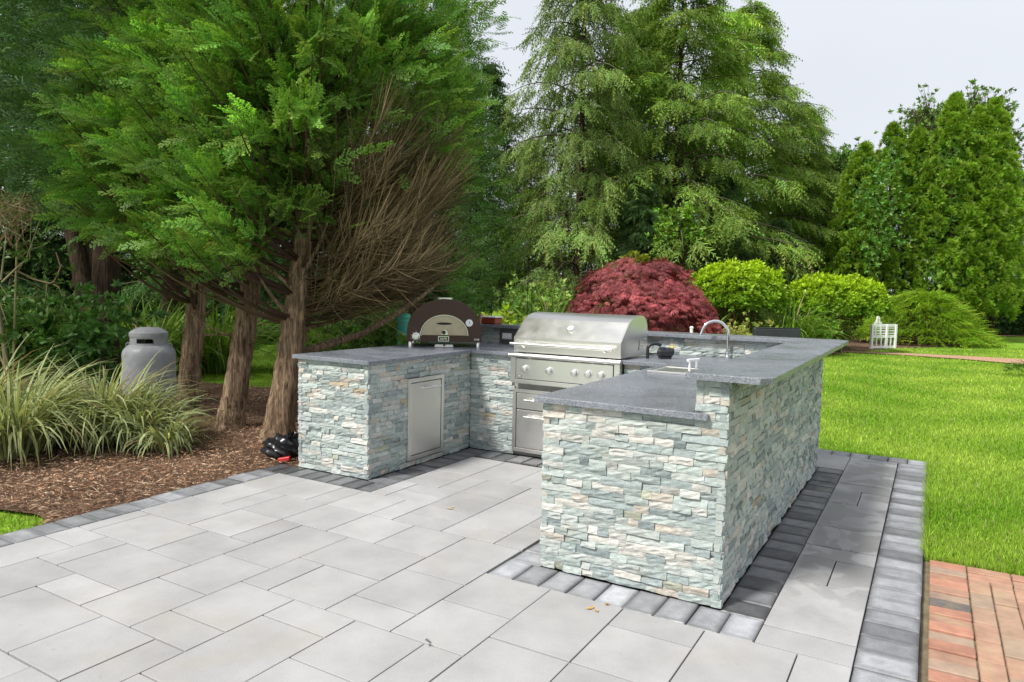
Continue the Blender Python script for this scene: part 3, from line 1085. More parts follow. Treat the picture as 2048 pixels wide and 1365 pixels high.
# rolled front rail
mb = MB()
yy, zz, r_ = GFY - 0.004, 0.897, 0.019
prof = [(yy + r_ * math.cos(t), zz + r_ * math.sin(t)) for t in np.linspace(-math.pi * 0.5, -math.pi * 1.5, 9)]
prof = prof + [(yy + 0.10, zz + r_), (yy + 0.10, zz - r_ * 0.6)]
mb.prism([(p[0], p[1]) for p in prof], (0, 0, 0), np.array([[0, 1.0, 0], [0, 0, 1.0], [1.0, 0, 0]]), GX0 - 0.014, GX1 + 0.006)
mb.build('front_rail', M['steel'], grill, smooth=0.6)
KY = np.array([[1.0, 0, 0], [0, 0, 1.0], [0, -1.0, 0]])
for kx in (-2.234, -1.998, -1.761, -1.637, -1.520):
    mb = MB()
    mb.lathe([(0.034, 0.0), (0.034, 0.004), (0.031, 0.008), (0.0255, 0.009), (0.0255, 0.030), (0.0235, 0.035), (0.021, 0.036), (0.0, 0.0365)], (kx, GFY - 0.002, 0.784), KY, 20)
    kb = mb.build('knob', M['steel_bright'], grill, smooth=0.6)
    mb = MB()
    mb.lathe([(0.0262, 0.012), (0.0262, 0.016)], (kx, GFY - 0.002, 0.784), KY, 20)
    mb.build('knob_ring', M['black_gap'], kb)
mb = MB()
mb.box((-1.392, GFY - 0.004, 0.800), (-1.372, GFY - 0.0005, 0.812), (1, 1, 1), 0.001)
mb.build('ignition_button', M['steel'], grill)


def text_part(name, body, c, ax, size, mat, parent, ex=0.0008, bold=False):
    cu = bpy.data.curves.new(name, 'FONT')
    cu.body = body
    cu.align_x = 'CENTER'; cu.align_y = 'CENTER'
    cu.size = size
    cu.extrude = ex
    if bold:
        cu.offset = size * 0.018
    tmp = bpy.data.objects.new(name + '_tmp', cu)
    COL.objects.link(tmp)
    dg = bpy.context.evaluated_depsgraph_get()
    me = bpy.data.meshes.new_from_object(tmp.evaluated_get(dg))
    V = np.array([v.co[:] for v in me.vertices])
    F = [list(p.vertices) for p in me.polygons]
    bpy.data.objects.remove(tmp, do_unlink=True)
    bpy.data.meshes.remove(me)
    ax = np.asarray(ax, float)
    return link_mesh(name, np.asarray(c, float) + V @ ax, F, mat, parent)


AXF = np.array([[1.0, 0, 0], [0, 0, 1.0], [0, -1.0, 0]])
mb = MB()
mb.box((-2.312, GFY - 0.0045, 0.708), (-2.270, GFY - 0.0022, 0.730))
mb.build('badge', M['dark_gray'], grill)
text_part('badge_lettering', 'XO', (-2.291, GFY - 0.0055, 0.719), AXF, 0.022, M['white_plastic'], grill, 0.0005, True)

# hood: profile in (y, z)
HX0, HX1 = -2.372, -1.372
hp = [(2.108, 0.926), (2.104, 1.056), (2.205, 1.150)]
for t in np.linspace(0, 1, 9):                               # curve over the top
    a = math.radians(140 - 140 * t)
    hp.append((2.478 + 0.215 * math.cos(a) * 1.05, 1.130 + 0.140 * math.sin(a)))
hp = [(2.112, 0.926), (2.106, 1.052), (2.285, 1.212), (2.345, 1.238), (2.43, 1.258), (2.53, 1.268), (2.61, 1.260), (2.67, 1.232), (2.702, 1.185), (2.715, 1.12), (2.72, 0.926)]
mb = MB()
AXH = np.array([[0, 1.0, 0], [0, 0, 1.0], [1.0, 0, 0]])
mb.prism(hp, (0, 0, 0), AXH, HX0 + 0.012, HX1 - 0.012)
hood = mb.build('hood', M['steel'], grill, smooth=0.30)
for xa, xb in ((HX0, HX0 + 0.0115), (HX1 - 0.0115, HX1)):
    c0 = np.mean(hp, 0)
    big = [(c0[0] + (p[0] - c0[0]) * 1.012, max(0.926, c0[1] + (p[1] - c0[1]) * 1.012)) for p in hp]
    mb = MB()
    mb.prism(big, (0, 0, 0), AXH, xa, xb)
    mb.build('hood_end', M['steel'], hood, smooth=0.35)
mb = MB()
mb.tube([(HX0 - 0.008, 2.052, 1.000), (HX1 - 0.055, 2.052, 1.000)], 0.0125, 14)
for hx in (HX0 + 0.10, HX1 - 0.14):
    mb.tube([(hx, 2.052, 1.000), (hx, 2.075, 0.990), (hx, 2.112, 0.978)], [0.010, 0.011, 0.014], 10)
mb.build('hood_handle', M['steel_bright'], grill, smooth=0.7)
sl = nrm(np.array([0, 1.195 - 1.052, -(2.275 - 2.106)]) * np.array([0, -1, -1.0]))
nn = nrm(np.array([0, -(1.195 - 1.052), (2.275 - 2.106)]))
vv = nrm(np.array([0, 2.275 - 2.106, 1.195 - 1.052]))
AXG = np.array([[1.0, 0, 0], vv, nn])
gc = np.array([-1.873, 2.106 + 0.62 * 0.169, 1.052 + 0.62 * 0.143])
mb = MB()
mb.lathe([(0.036, 0.0), (0.036, 0.012), (0.033, 0.016), (0.029, 0.016), (0.029, 0.012)], gc, AXG, 24)
tg = mb.build('thermometer', M['steel_bright'], grill, smooth=0.5)
mb = MB()
mb.lathe([(0.0285, 0.0), (0.0285, 0.0135)], gc, AXG, 24)
mb.build('dial', M['white_plastic'], tg)
mb = MB()
mb.prism([(2.50, 0.972), (2.515, 0.972), (2.522, 1.02), (2.520, 1.062), (2.512, 1.035), (2.508, 1.0)], (0, 0, 0), AXH, HX1 - 0.001, HX1 + 0.0015)
mb.build('hood_slot', M['black_gap'], hood)
mb = MB()
mb.lathe([(0.009, 0), (0.009, 0.006), (0.0, 0.009)], (HX1, 2.59, 1.01), np.array([[0, 1.0, 0], [0, 0, 1.0], [1.0, 0, 0]]), 12)
mb.lathe([(0.007, 0), (0.007, 0.006), (0.0, 0.009)], (HX1, 2.67, 1.06), np.array([[0, 1.0, 0], [0, 0, 1.0], [1.0, 0, 0]]), 12)
mb.build('hood_bolt', M['steel_bright'], hood)

# ------------------------------------------------------------------ pizza oven on the corner
OU = nrm(np.array([0.518, 0.355, 0.0]))                      # along the front, left to right
OD = np.array([-OU[1], OU[0], 0.0])                          # away from the viewer
OC = np.array([-3.150, 2.135, ZC])                           # middle of the front, on the granite
oven = thing('pizza_oven', 'dark brown domed pizza oven with cream half-round door on the corner counter', 'pizza oven', OC + OD * 0.25)
OA = np.array([OU, [0, 0, 1.0], -OD])                        # u, up, towards viewer


def op(u, v, d=0.0):
    return OC + OU * u + np.array([0, 0, v]) + OD * d


arch = [(-0.350, 0.052), (0.350, 0.052), (0.350, 0.130)]
for t in np.linspace(0, math.pi, 29)[1:-1]:
    arch.append((0.350 * math.cos(t) * (1 if abs(math.cos(t)) < 2 else 1), 0.130 + 0.322 * math.sin(t) ** 0.92))
arch.append((-0.350, 0.130))
mb = MB()
mb.prism([(u * 0.975, 0.06 + (v - 0.052) * 0.975) for u, v in arch], OC, OA, -0.52, -0.022)
mb.build('body', M['oven_paint'], oven, smooth=0.4)
hole = [(0.222 * math.cos(t), 0.112 + 0.190 * math.sin(t)) for t in np.linspace(0, math.pi, 25)]
# front plate with a half-round opening: strips between arch and opening
mb = MB()
outer = arch
plate_top = [p for p in arch[2:]]
k = len(plate_top)
ho = [(0.222 * math.cos(t), 0.112 + 0.190 * max(math.sin(t), 0)) for t in np.linspace(0, math.pi, k)]
for dd, flip in ((0.0, False), (0.020, True)):
    V = [op(u, v, dd) for u, v in plate_top] + [op(u, v, dd) for u, v in ho]
    F = [(i, i + 1, k + i + 1, k + i) for i in range(k - 1)]
    mb.add(V, [f[::-1] for f in F] if flip else F)
V = [op(u, v, d) for d in (0.0, 0.020) for u, v in plate_top]
mb.add(V, [(i, k + i, k + i + 1, i + 1) for i in range(k - 1)])
V = [op(u, v, d) for d in (0.0, 0.020) for u, v in ho]
mb.add(V, [(i, i + 1, k + i + 1, k + i) for i in range(k - 1)])
mb.prism([(-0.350, 0.052), (0.350, 0.052), (0.350, 0.130), (0.222, 0.112), (-0.222, 0.112), (-0.350, 0.130)], OC, OA, -0.020, 0.0)
mb.build('front_plate', M['oven_paint'], oven)
mb = MB()
rim = [op(0.222 * math.cos(t), 0.112 + 0.190 * math.sin(t), 0.0) for t in np.linspace(0, math.pi, 25)]
mb.tube(rim, 0.005, 6)
mb.build('door_rim', M['steel_bright'], oven, smooth=0.8)
mb = MB()
mb.prism([(u * 0.97, 0.113 + (v - 0.112) * 0.97) for u, v in hole], OC, OA, -0.019, -0.008)
dr_ = mb.build('door', M['oven_door'], oven)
mb = MB()
mb.prism([(0.072 * math.cos(t), 0.222 + 0.0115 * math.sin(t)) for t in np.linspace(0, 2 * math.pi, 25)[:-1]], OC, OA, -0.0085, -0.0065)
mb.build('door_slot', M['black_gap'], dr_)
mb = MB()
mb.prism([(0.004 + 0.030 * math.cos(t), 0.1185 + 0.048 * math.sin(t)) for t in np.linspace(0, math.pi, 17)], OC, OA, -0.0085, 0.004)
mb.build('handle_plate', M['steel_bright'], dr_)
mb = MB()
mb.lathe([(0.010, 0), (0.010, 0.035), (0.017, 0.036), (0.018, 0.050), (0.012, 0.056), (0.0, 0.057)], op(-0.004, 0.142, 0.006), OA, 16)
mb.build('handle', M['black_plastic'], dr_, smooth=0.6)
mb = MB()
mb.lathe([(0.037, 0), (0.037, 0.006), (0.030, 0.008), (0.028, 0.030), (0.024, 0.034), (0, 0.0345)], op(-0.262, 0.098, 0.0), OA, 24)
mb.build('control_knob', M['steel_bright'], oven, smooth=0.6)
mb = MB()
for a in (200, 240, 280, 320, 0 + 10, 50, 90, 130, 165):
    t = math.radians(a)
    mb.lathe([(0.0035, 0), (0.0035, 0.001)], op(-0.262 + 0.049 * math.cos(t), 0.098 + 0.049 * math.sin(t), 0), OA, 8)
mb.build('knob_marks', M['white_plastic'], oven)
mb = MB()
mb.lathe([(0.034, 0), (0.034, 0.009), (0.030, 0.010)], op(0.232, 0.232, 0.0), OA, 24)
th_ = mb.build('thermometer', M['white_plastic'], oven, smooth=0.5)
mb = MB()
mb.obox(op(0.234, 0.238, -0.0105), np.array([OU, [0, 0, 1.0], OD]), (0.0025, 0.011, 0.0008))
mb.build('needle', M['dark_gray'], th_)
mb = MB()
for a, b in (((-0.056, 0.056), (0.044, 0.062)), ((-0.056, 0.098), (0.044, 0.104)), ((-0.056, 0.062), (-0.050, 0.098)), ((0.038, 0.062), (0.044, 0.098))):
    mb.prism([(a[0], a[1]), (b[0], a[1]), (b[0], b[1]), (a[0], b[1])], OC, OA, 0.001, 0.005)
bd = mb.build('badge', M['steel_bright'], oven)
mb = MB()
mb.prism([(-0.050, 0.0625), (0.038, 0.0625), (0.038, 0.0975), (-0.050, 0.0975)], OC, OA, 0.001, 0.003)
mb.build('badge_plate', M['black_gap'], bd)
text_part('lettering', 'ALFA', op(-0.006, 0.080, -0.0036), OA, 0.029, M['steel_bright'], bd, 0.0006, True)
text_part('lettering', 'ONE', op(0.303, 0.076, -0.0006), OA, 0.024, M['white_plastic'], oven, 0.0006, True)
for u in (-0.318, 0.318):
    for d in (0.03, 0.46):
        mb = MB()
        mb.lathe([(0.019, 0.0), (0.019, 0.050), (0.017, 0.053)], op(u, 0.0, d), None, 14)
        mb.build('leg', M['steel_bright'], oven, smooth=0.6)
mb = MB()
mb.prism([(-0.088, 0.004), (0.085, 0.004), (0.080, 0.028), (-0.083, 0.028)], OC, OA, -0.10, 0.028)
mb.build('drawer_tray', M['steel'], oven)
mb = MB()
mb.lathe([(0.011, 0), (0.011, 0.012), (0.0, 0.015)], op(0.002, 0.024, -0.028), OA, 12)
mb.build('tray_knob', M['black_plastic'], oven, smooth=0.6)
mb = MB()
mb.lathe([(0.055, 0.40), (0.055, 0.445), (0.09, 0.446), (0.09, 0.462), (0.0, 0.464)], op(-0.02, 0.0, 0.30), None, 20)
mb.build('flue_cap', M['steel_bright'], oven, smooth=0.5)

# ------------------------------------------------------------------ things on the counters
# steel bin with sliding lid set in the low top
bn = thing('drop_in_bin', 'stainless bin with flat lid set into the low bar counter', 'bin', (-0.62, 1.60, ZC))
mb = MB()
bx0, bx1, by0, by1 = -0.905, -0.34, 1.43, 1.80
for a, b in (((bx0, by0), (bx1, by0 + 0.03)), ((bx0, by1 - 0.03), (bx1, by1)), ((bx0, by0 + 0.03), (bx0 + 0.03, by1 - 0.03)), ((bx1 - 0.03, by0 + 0.03), (bx1, by1 - 0.03))):
    mb.box((a[0], a[1], ZC + 0.001), (b[0], b[1], ZC + 0.016), (1, 1, 1), 0.002)
mb.build('rim', M['steel_bright'], bn)
mb = MB()
mb.box((bx0 + 0.031, by0 + 0.031, ZC + 0.001), (bx1 - 0.031, by1 - 0.031, ZC + 0.011), (1, 1, 1), 0.002)
mb.build('lid', M['steel'], bn)
mb = MB()
hx, hy = -0.665, 1.73
mb.tube([(hx - 0.030, hy - 0.05, ZC + 0.080), (hx + 0.012, hy + 0.075, ZC + 0.080)], 0.0095, 12)
mb.tube([(hx - 0.022, hy - 0.026, ZC + 0.010), (hx - 0.022, hy - 0.026, ZC + 0.078)], 0.0075, 10)
mb.tube([(hx + 0.004, hy + 0.051, ZC + 0.010), (hx + 0.004, hy + 0.051, ZC + 0.078)], 0.0075, 10)
mb.build('handle', M['white_plastic'], bn, smooth=0.7)

# faucet
fc = thing('faucet', 'chrome gooseneck faucet curving over the back counter', 'faucet', (-0.725, 2.93, ZC))
fb = np.array([-0.725, 2.93, ZC])
sw = nrm(np.array([RT[0], RT[1], 0])) * -1                   # spout turned to the left of the view
pts = [fb + (0, 0, 0.02), fb + (0, 0, 0.12)]
rr = 0.115
for t in np.linspace(0, math.pi * 0.94, 15):
    pts.append(fb + sw * (rr - rr * math.cos(t)) + np.array([0, 0, 0.205 + rr * math.sin(t)]))
mb = MB()
mb.tube(pts, 0.0125, 14)
mb.build('spout', M['chrome'], fc, smooth=1.0)
mb = MB()
e0 = pts[-1]
mb.tube([e0, e0 + nrm(pts[-1] - pts[-2]) * 0.03], 0.0145, 14)
mb.build('aerator', M['chrome'], fc, smooth=0.8)
mb = MB()
mb.lathe([(0.029, 0.001), (0.029, 0.008), (0.022, 0.012), (0.017, 0.022), (0.017, 0.05), (0.0135, 0.055)], fb, None, 20)
mb.build('base_flange', M['chrome'], fc, smooth=0.6)
mb = MB()
mb.tube([fb + (0.016, -0.004, 0.03), fb + (0.05, -0.012, 0.036)], 0.0055, 8)
mb.build('lever', M['chrome'], fc, smooth=0.8)

# black tool with arched handle
tl = thing('black_tool', 'black plastic tool with arched handle and yellow tip on the counter beside the grill', 'tool', (-1.20, 2.55, ZC))
t0 = np.array([-1.258, 2.42, ZC])
tv = nrm(np.array([0.26, 0.965, 0.0])); 
tu = nrm(np.array([0.80, 0.60, 0.0]))
mb = MB()
pts, rad = [], []
for t in np.linspace(0, 1, 5):
    pts.append(t0 + np.array([0, 0, 0.001 + 0.085 * t])); rad.append(0.013)
for t in np.linspace(0.15, 1, 10):
    a = math.pi - t * math.pi * 0.80
    pts.append(t0 + tu * (0.062 + 0.062 * math.cos(a)) + np.array([0, 0, 0.086 + 0.040 * math.sin(a)])); rad.append(0.0145)
mb.tube(pts, rad, 10)
mb.build('arched_handle', M['black_plastic'], tl, smooth=0.9)
mb = MB()
bc = t0 + tu * 0.150 + np.array([0, 0, 0.046])
mb.obox(bc, np.array([tu, np.cross([0, 0, 1.0], tu), [0, 0, 1.0]]), (0.062, 0.036, 0.030), (1, 1, 1), 0.012)
mb.lathe([(0.0, -0.045), (0.030, -0.04), (0.034, 0.0), (0.030, 0.04), (0.0, 0.045)], bc + np.array([0, 0, 0.016]) + tu * 0.03, np.array([[0, 0, 1.0], np.cross(tu, [0, 0, 1.0]), tu]), 16)
mb.obox(bc - np.array([0, 0, 0.036]), np.array([tu, np.cross([0, 0, 1.0], tu), [0, 0, 1.0]]), (0.050, 0.030, 0.009), (1, 1, 1), 0.004)
mb.build('motor_body', M['black_plastic'], tl, smooth=0.6)
mb = MB()
for k in range(5):
    c = bc - tu * (0.045 - 0.012 * k) + np.array([0, 0, 0.030])
    th = np.linspace(0, 2 * math.pi, 11)
    mb.tube([c + np.array([0, 0, 0.018 * math.cos(q)]) + np.cross([0, 0, 1.0], tu) * 0.022 * math.sin(q) for q in th], 0.005, 6, caps=False)
mb.build('coil', M['black_plastic'], tl, smooth=0.9)
mb = MB()
mb.lathe([(0.008, 0), (0.0115, 0.010), (0.0115, 0.026), (0.006, 0.034), (0, 0.035)], bc + tu * 0.060 + np.array([0, 0, 0.030]), None, 12)
mb.build('tip', M['yellow_plastic'], tl, smooth=0.6)
mb = MB()
mb.tube([bc + tu * 0.060 + np.array([0, 0, 0.012]), bc + tu * 0.078 + np.array([0, 0, 0.016])], 0.010, 10)
mb.build('collar', M['white_plastic'], tl, smooth=0.6)
# ------------------------------------------------------------------ vegetation tools
def frames(d, n):
    """orthonormal frames: rows x = d, y = side, z ~ n"""
    d = nrm(d)
    y = np.cross(n, d)
    bad = np.linalg.norm(y, axis=1) < 1e-4
    y[bad] = np.cross(np.array([0.3, 0.9, 0.2]), d[bad])
    y = nrm(y)
    z = np.cross(d, y)
    return np.stack([d, y, z], 1)


class Leaves:
    """scatters small leaf templates and joins them into one mesh"""

    def __init__(self):
        self.V, self.F, self.C, self.n = [], [], [], 0

    def put(self, tmpl, P, D, Nn, S, col, tip):
        """P positions, D axis directions, Nn plane normals, S sizes, col/tip base and tip colours (k x 3)"""
        V, F, T = tmpl
        k = len(P)
        if k == 0:
            return
        fr = frames(np.asarray(D, float), np.asarray(Nn, float))
        W = np.einsum('vi,kij->kvj', V, fr) * np.asarray(S, float).reshape(k, 1, 1) + np.asarray(P)[:, None, :]
        C = np.asarray(col)[:, None, :] * (1 - T)[None, :, None] + np.asarray(tip)[:, None, :] * T[None, :, None]
        m = len(V)
        self.V.append(W.reshape(-1, 3)); self.C.append(C.reshape(-1, 3))
        self.F.append((F[None] + (self.n + np.arange(k) * m)[:, None, None]).reshape(-1, 3))
        self.n += k * m

    def build(self, name, mat, parent=None, kind=None, origin=None):
        o = link_mesh(name, np.concatenate(self.V), np.concatenate(self.F), mat, parent, np.concatenate(self.C), origin=origin)
        if kind:
            o['kind'] = kind
        return o


def T_plume(rg, nf=11, m=3, droop=0.10, wide=0.40):
    """unit-length flat conifer plume along +x: feathered side sprays with small scale leaves"""
    V, F, T = [], [], []

    def tri(a, b, c, ta, tb, tc):
        i = len(V)
        V.extend([a, b, c]); T.extend([ta, tb, tc]); F.append((i, i + 1, i + 2))
    sag = lambda x, y: -droop * x * x - 0.25 * y * y
    tri((0, -0.008, 0), (0, 0.008, 0), (0.97, 0, sag(0.97, 0)), 0, 0, 0.7)
    for k in range(nf):
        t = 0.06 + 0.88 * k / (nf - 1)
        for s in (-1, 1):
            a = math.radians(rg.uniform(34, 52)) * s
            l = (wide * (1 - t) ** 0.75 * (0.55 + 0.45 * min(1, t * 4)) + 0.07) * rg.uniform(0.5, 1.35)
            dx, dy = math.cos(a), math.sin(a)
            z0 = rg.uniform(-0.03, 0.03)
            w = 0.018
            px, py = t + rg.uniform(-0.02, 0.02), 0.0
            ex, ey = px + dx * l, py + dy * l
            tri((px - dy * w, py + dx * w, sag(px, 0)), (px + dy * w, py - dx * w, sag(px, 0)), (ex, ey, sag(ex, ey) + z0), 0.15, 0.15, 1.0)
            for q in range(m):
                f = (q + 0.7) / (m + 0.4)
                bx, by = px + dx * l * f, py + dy * l * f
                for s2 in (-1, 1):
                    a2 = a + math.radians(rg.uniform(28, 46)) * s2
                    l2 = (0.055 + 0.14 * l) * (1.1 - 0.5 * f) * rg.uniform(0.8, 1.2)
                    qx, qy = bx + math.cos(a2) * l2, by + math.sin(a2) * l2
                    zz = sag(bx, by) + z0 * f
                    tri((bx - dx * 0.024, by - dy * 0.024, zz), (bx + dx * 0.024, by + dy * 0.024, zz), (qx, qy, sag(qx, qy) + z0 * f + rg.uniform(-0.012, 0.012)), 0.2 + 0.4 * f, 0.2 + 0.4 * f, 0.5 + 0.5 * f)
    return np.array(V, float), np.array(F), np.array(T)


def T_spray(rg, nf=5, droop=0.18, wide=0.34, w=0.045):
    """a coarser unit needle spray for conifers farther off"""
    V, F, T = [], [], []

    def tri(a, b, c, ta, tb, tc):
        i = len(V)
        V.extend([a, b, c]); T.extend([ta, tb, tc]); F.append((i, i + 1, i + 2))
    sag = lambda x, y: -droop * x * x - 0.35 * abs(y)
    tri((0, -w * 0.5, 0), (0, w * 0.5, 0), (1, 0, sag(1, 0)), 0, 0, 1)
    for k in range(nf):
        t = 0.08 + 0.8 * k / max(1, nf - 1)
        for s in (-1, 1):
            a = math.radians(rg.uniform(38, 62)) * s
            l = (wide * (1 - t * 0.8)) * rg.uniform(0.7, 1.2)
            ex, ey = t + math.cos(a) * l, math.sin(a) * l
            tri((t - w, 0, sag(t, 0)), (t + w, 0, sag(t, 0)), (ex, ey, sag(ex, ey) + rg.uniform(-0.06, 0.06)), 0.2, 0.2, 1)
    return np.array(V, float), np.array(F), np.array(T)


def T_leaf(fold=0.12, w=0.27):
    V = np.array([(0, 0, 0), (0.45, w, fold), (1, 0, -0.05), (0.45, -w, fold)], float)
    return V, np.array([(0, 1, 2), (0, 2, 3)]), np.array([0.2, 0.6, 1.0, 0.6])


def T_bunch(rg, n=6, w=0.24):
    """a shoot end with a few leaves fanned around +x"""
    V, F, T = [], [], []
    lv, lf, lt = T_leaf(0.1, w)
    for k in range(n):
        a = k * 2.4
        el = rg.uniform(0.35, 1.1)
        d = np.array([[math.cos(el), math.sin(el) * math.cos(a), math.sin(el) * math.sin(a)]])
        fr = frames(d, np.array([[0.9, rg.normal() * 0.5, rg.normal() * 0.5]]))[0]
        W = lv @ fr * rg.uniform(0.75, 1.1) + np.array([k * 0.09, 0, 0])
        F += [tuple(i + len(V) for i in f) for f in lf]
        V += list(W); T += list(lt)
    return np.array(V), np.array(F), np.array(T)


def T_lace(rg, n=7):
    """finely cut maple leaf: thin lobes hanging from +x"""
    V, F, T = [], [], []
    for k in range(n):
        a = math.radians(-75 + 150 * k / (n - 1)) + rg.normal() * 0.08
        l = (1.0 - 0.35 * abs(k - (n - 1) / 2) / ((n - 1) / 2)) * rg.uniform(0.85, 1.1)
        w = 0.055
        i = len(V)
        dx, dy = math.cos(a), math.sin(a)
        V += [(-dy * w * 0.3, dx * w * 0.3, 0), (dx * l * 0.5 - dy * w, dy * l * 0.5 + dx * w, -0.10), (dx * l, dy * l, -0.32), (dx * l * 0.5 + dy * w, dy * l * 0.5 - dx * w, -0.10)]
        F += [(i, i + 1, i + 2), (i, i + 2, i + 3)]
        T += [0.1, 0.6, 1, 0.6]
    return np.array(V), np.array(F), np.array(T)


rgT = np.random.default_rng(3)
PLUMES = [T_plume(rgT, 9, 3, rgT.uniform(0.02, 0.18), rgT.uniform(0.22, 0.36)) for _ in range(8)]
PLUMES_LO = [T_plume(rgT, 7, 1, rgT.uniform(0.02, 0.18), 0.40) for _ in range(4)]
SPRAYS = [T_spray(rgT, 5, rgT.uniform(0.1, 0.3)) for _ in range(5)]
BUNCH = [T_bunch(rgT, 6) for _ in range(4)]
LACE = [T_lace(rgT) for _ in range(3)]
LEAF = T_leaf()


def vary(rg, base, k, sat=0.10, val=0.22):
    b = np.tile(np.asarray(base, float), (k, 1))
    v = np.exp(rg.normal(0, val, (k, 1)))
    h = 1 + rg.normal(0, sat, (k, 3))
    return np.clip(b * v * h, 0.002, 0.9)


def twigs_mesh(paths, radii, cols, n=3):
    """many thin tapered shoots (k x m x 3) as one vertex/face set"""
    paths = np.asarray(paths, float)
    k, m, _ = paths.shape
    t = nrm(np.gradient(paths, axis=1))
    ref = np.tile(np.array([0.31, 0.2, 0.93]), (k, m, 1))
    a = nrm(np.cross(t, ref)); b = np.cross(t, a)
    th = np.arange(n) * 2 * math.pi / n
    r = np.asarray(radii).reshape(k, m, 1, 1)
    V = paths[:, :, None, :] + r * (np.cos(th)[None, None, :, None] * a[:, :, None, :] + np.sin(th)[None, None, :, None] * b[:, :, None, :])
    V = V.reshape(-1, 3)
    i, j, q = np.meshgrid(np.arange(k), np.arange(m - 1), np.arange(n), indexing='ij')
    base = (i * m + j) * n
    q2 = (q + 1) % n
    F = np.stack([base + q, base + q2, base + n + q2, base + n + q], -1).reshape(-1, 4)
    C = np.repeat(np.asarray(cols, float), m * n, axis=0)
    return V, F, C


def trunk_part(name, pts, radii, mat, parent, seed=0, n=22, rough=0.10, rings=26):
    """fluted, flared trunk through control points"""
    rg = np.random.default_rng(seed)
    pts = np.asarray(pts, float)
    tt = np.linspace(0, len(pts) - 1, rings)
    P = np.stack([np.interp(tt, range(len(pts)), pts[:, i]) for i in range(3)], 1)
    R = np.interp(tt, range(len(pts)), radii)
    P[1:-1, :2] += rg.normal(0, 0.006, (rings - 2, 2))
    th = np.arange(n) * 2 * math.pi / n
    ph = rg.uniform(0, 6.3, 4)
    jit = []
    for i in range(rings):
        s = i / rings
        j = 1 + rough * (0.5 * np.sin(3 * th + ph[0] + s * 2) + 0.4 * np.sin(5 * th + ph[1] - s * 3) + 0.35 * np.sin(9 * th + ph[2] + s * 2.5)) * (1.3 - s) + rg.normal(0, 0.022, n)
        jit.append(j)
    mb = MB()
    mb.tube(P, R, n, (1, 1, 1), True, jit)
    return mb.build(name, mat, parent, smooth=3.2)


def bez(p0, p1, p2, m=10):
    t = np.linspace(0, 1, m)[:, None]
    return (1 - t) ** 2 * np.asarray(p0) + 2 * t * (1 - t) * np.asarray(p1) + t * t * np.asarray(p2)


# ------------------------------------------------------------------ front cedars (three trunks beside the left counter)
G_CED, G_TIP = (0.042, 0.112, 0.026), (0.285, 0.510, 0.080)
CED_POLY = [(60, -900), (110, 110), (85, 320), (90, 440), (180, 465), (300, 500), (380, 520), (430, 500), (470, 440), (520, 405), (650, 405), (668, 375), (648, 335),
            (705, 310), (765, 205), (875, 120), (900, 20), (880, -900)]
R2D = np.array([RT[0], RT[1], 0]); R2D = R2D / np.linalg.norm(R2D)
F2D = np.array([FW[0], FW[1], 0]); F2D = F2D / np.linalg.norm(F2D)
ced_specs = [
    ('tall cedar with leaning brown trunk nearest the stone counter and bare twigs on its right', (555, 880), (600, 585), (612, 380), 0.140, 0.116, 145, 1.30),
    ('tall cedar with straight brown trunk, middle of the three by the counter', (458, 857), (505, 560), (520, 340), 0.128, 0.096, 145, 1.30),
    ('tall cedar whose brown trunk stands beside the grey gas tank', (372, 832), (396, 560), (400, 340), 0.118, 0.098, 170, 1.40),
]
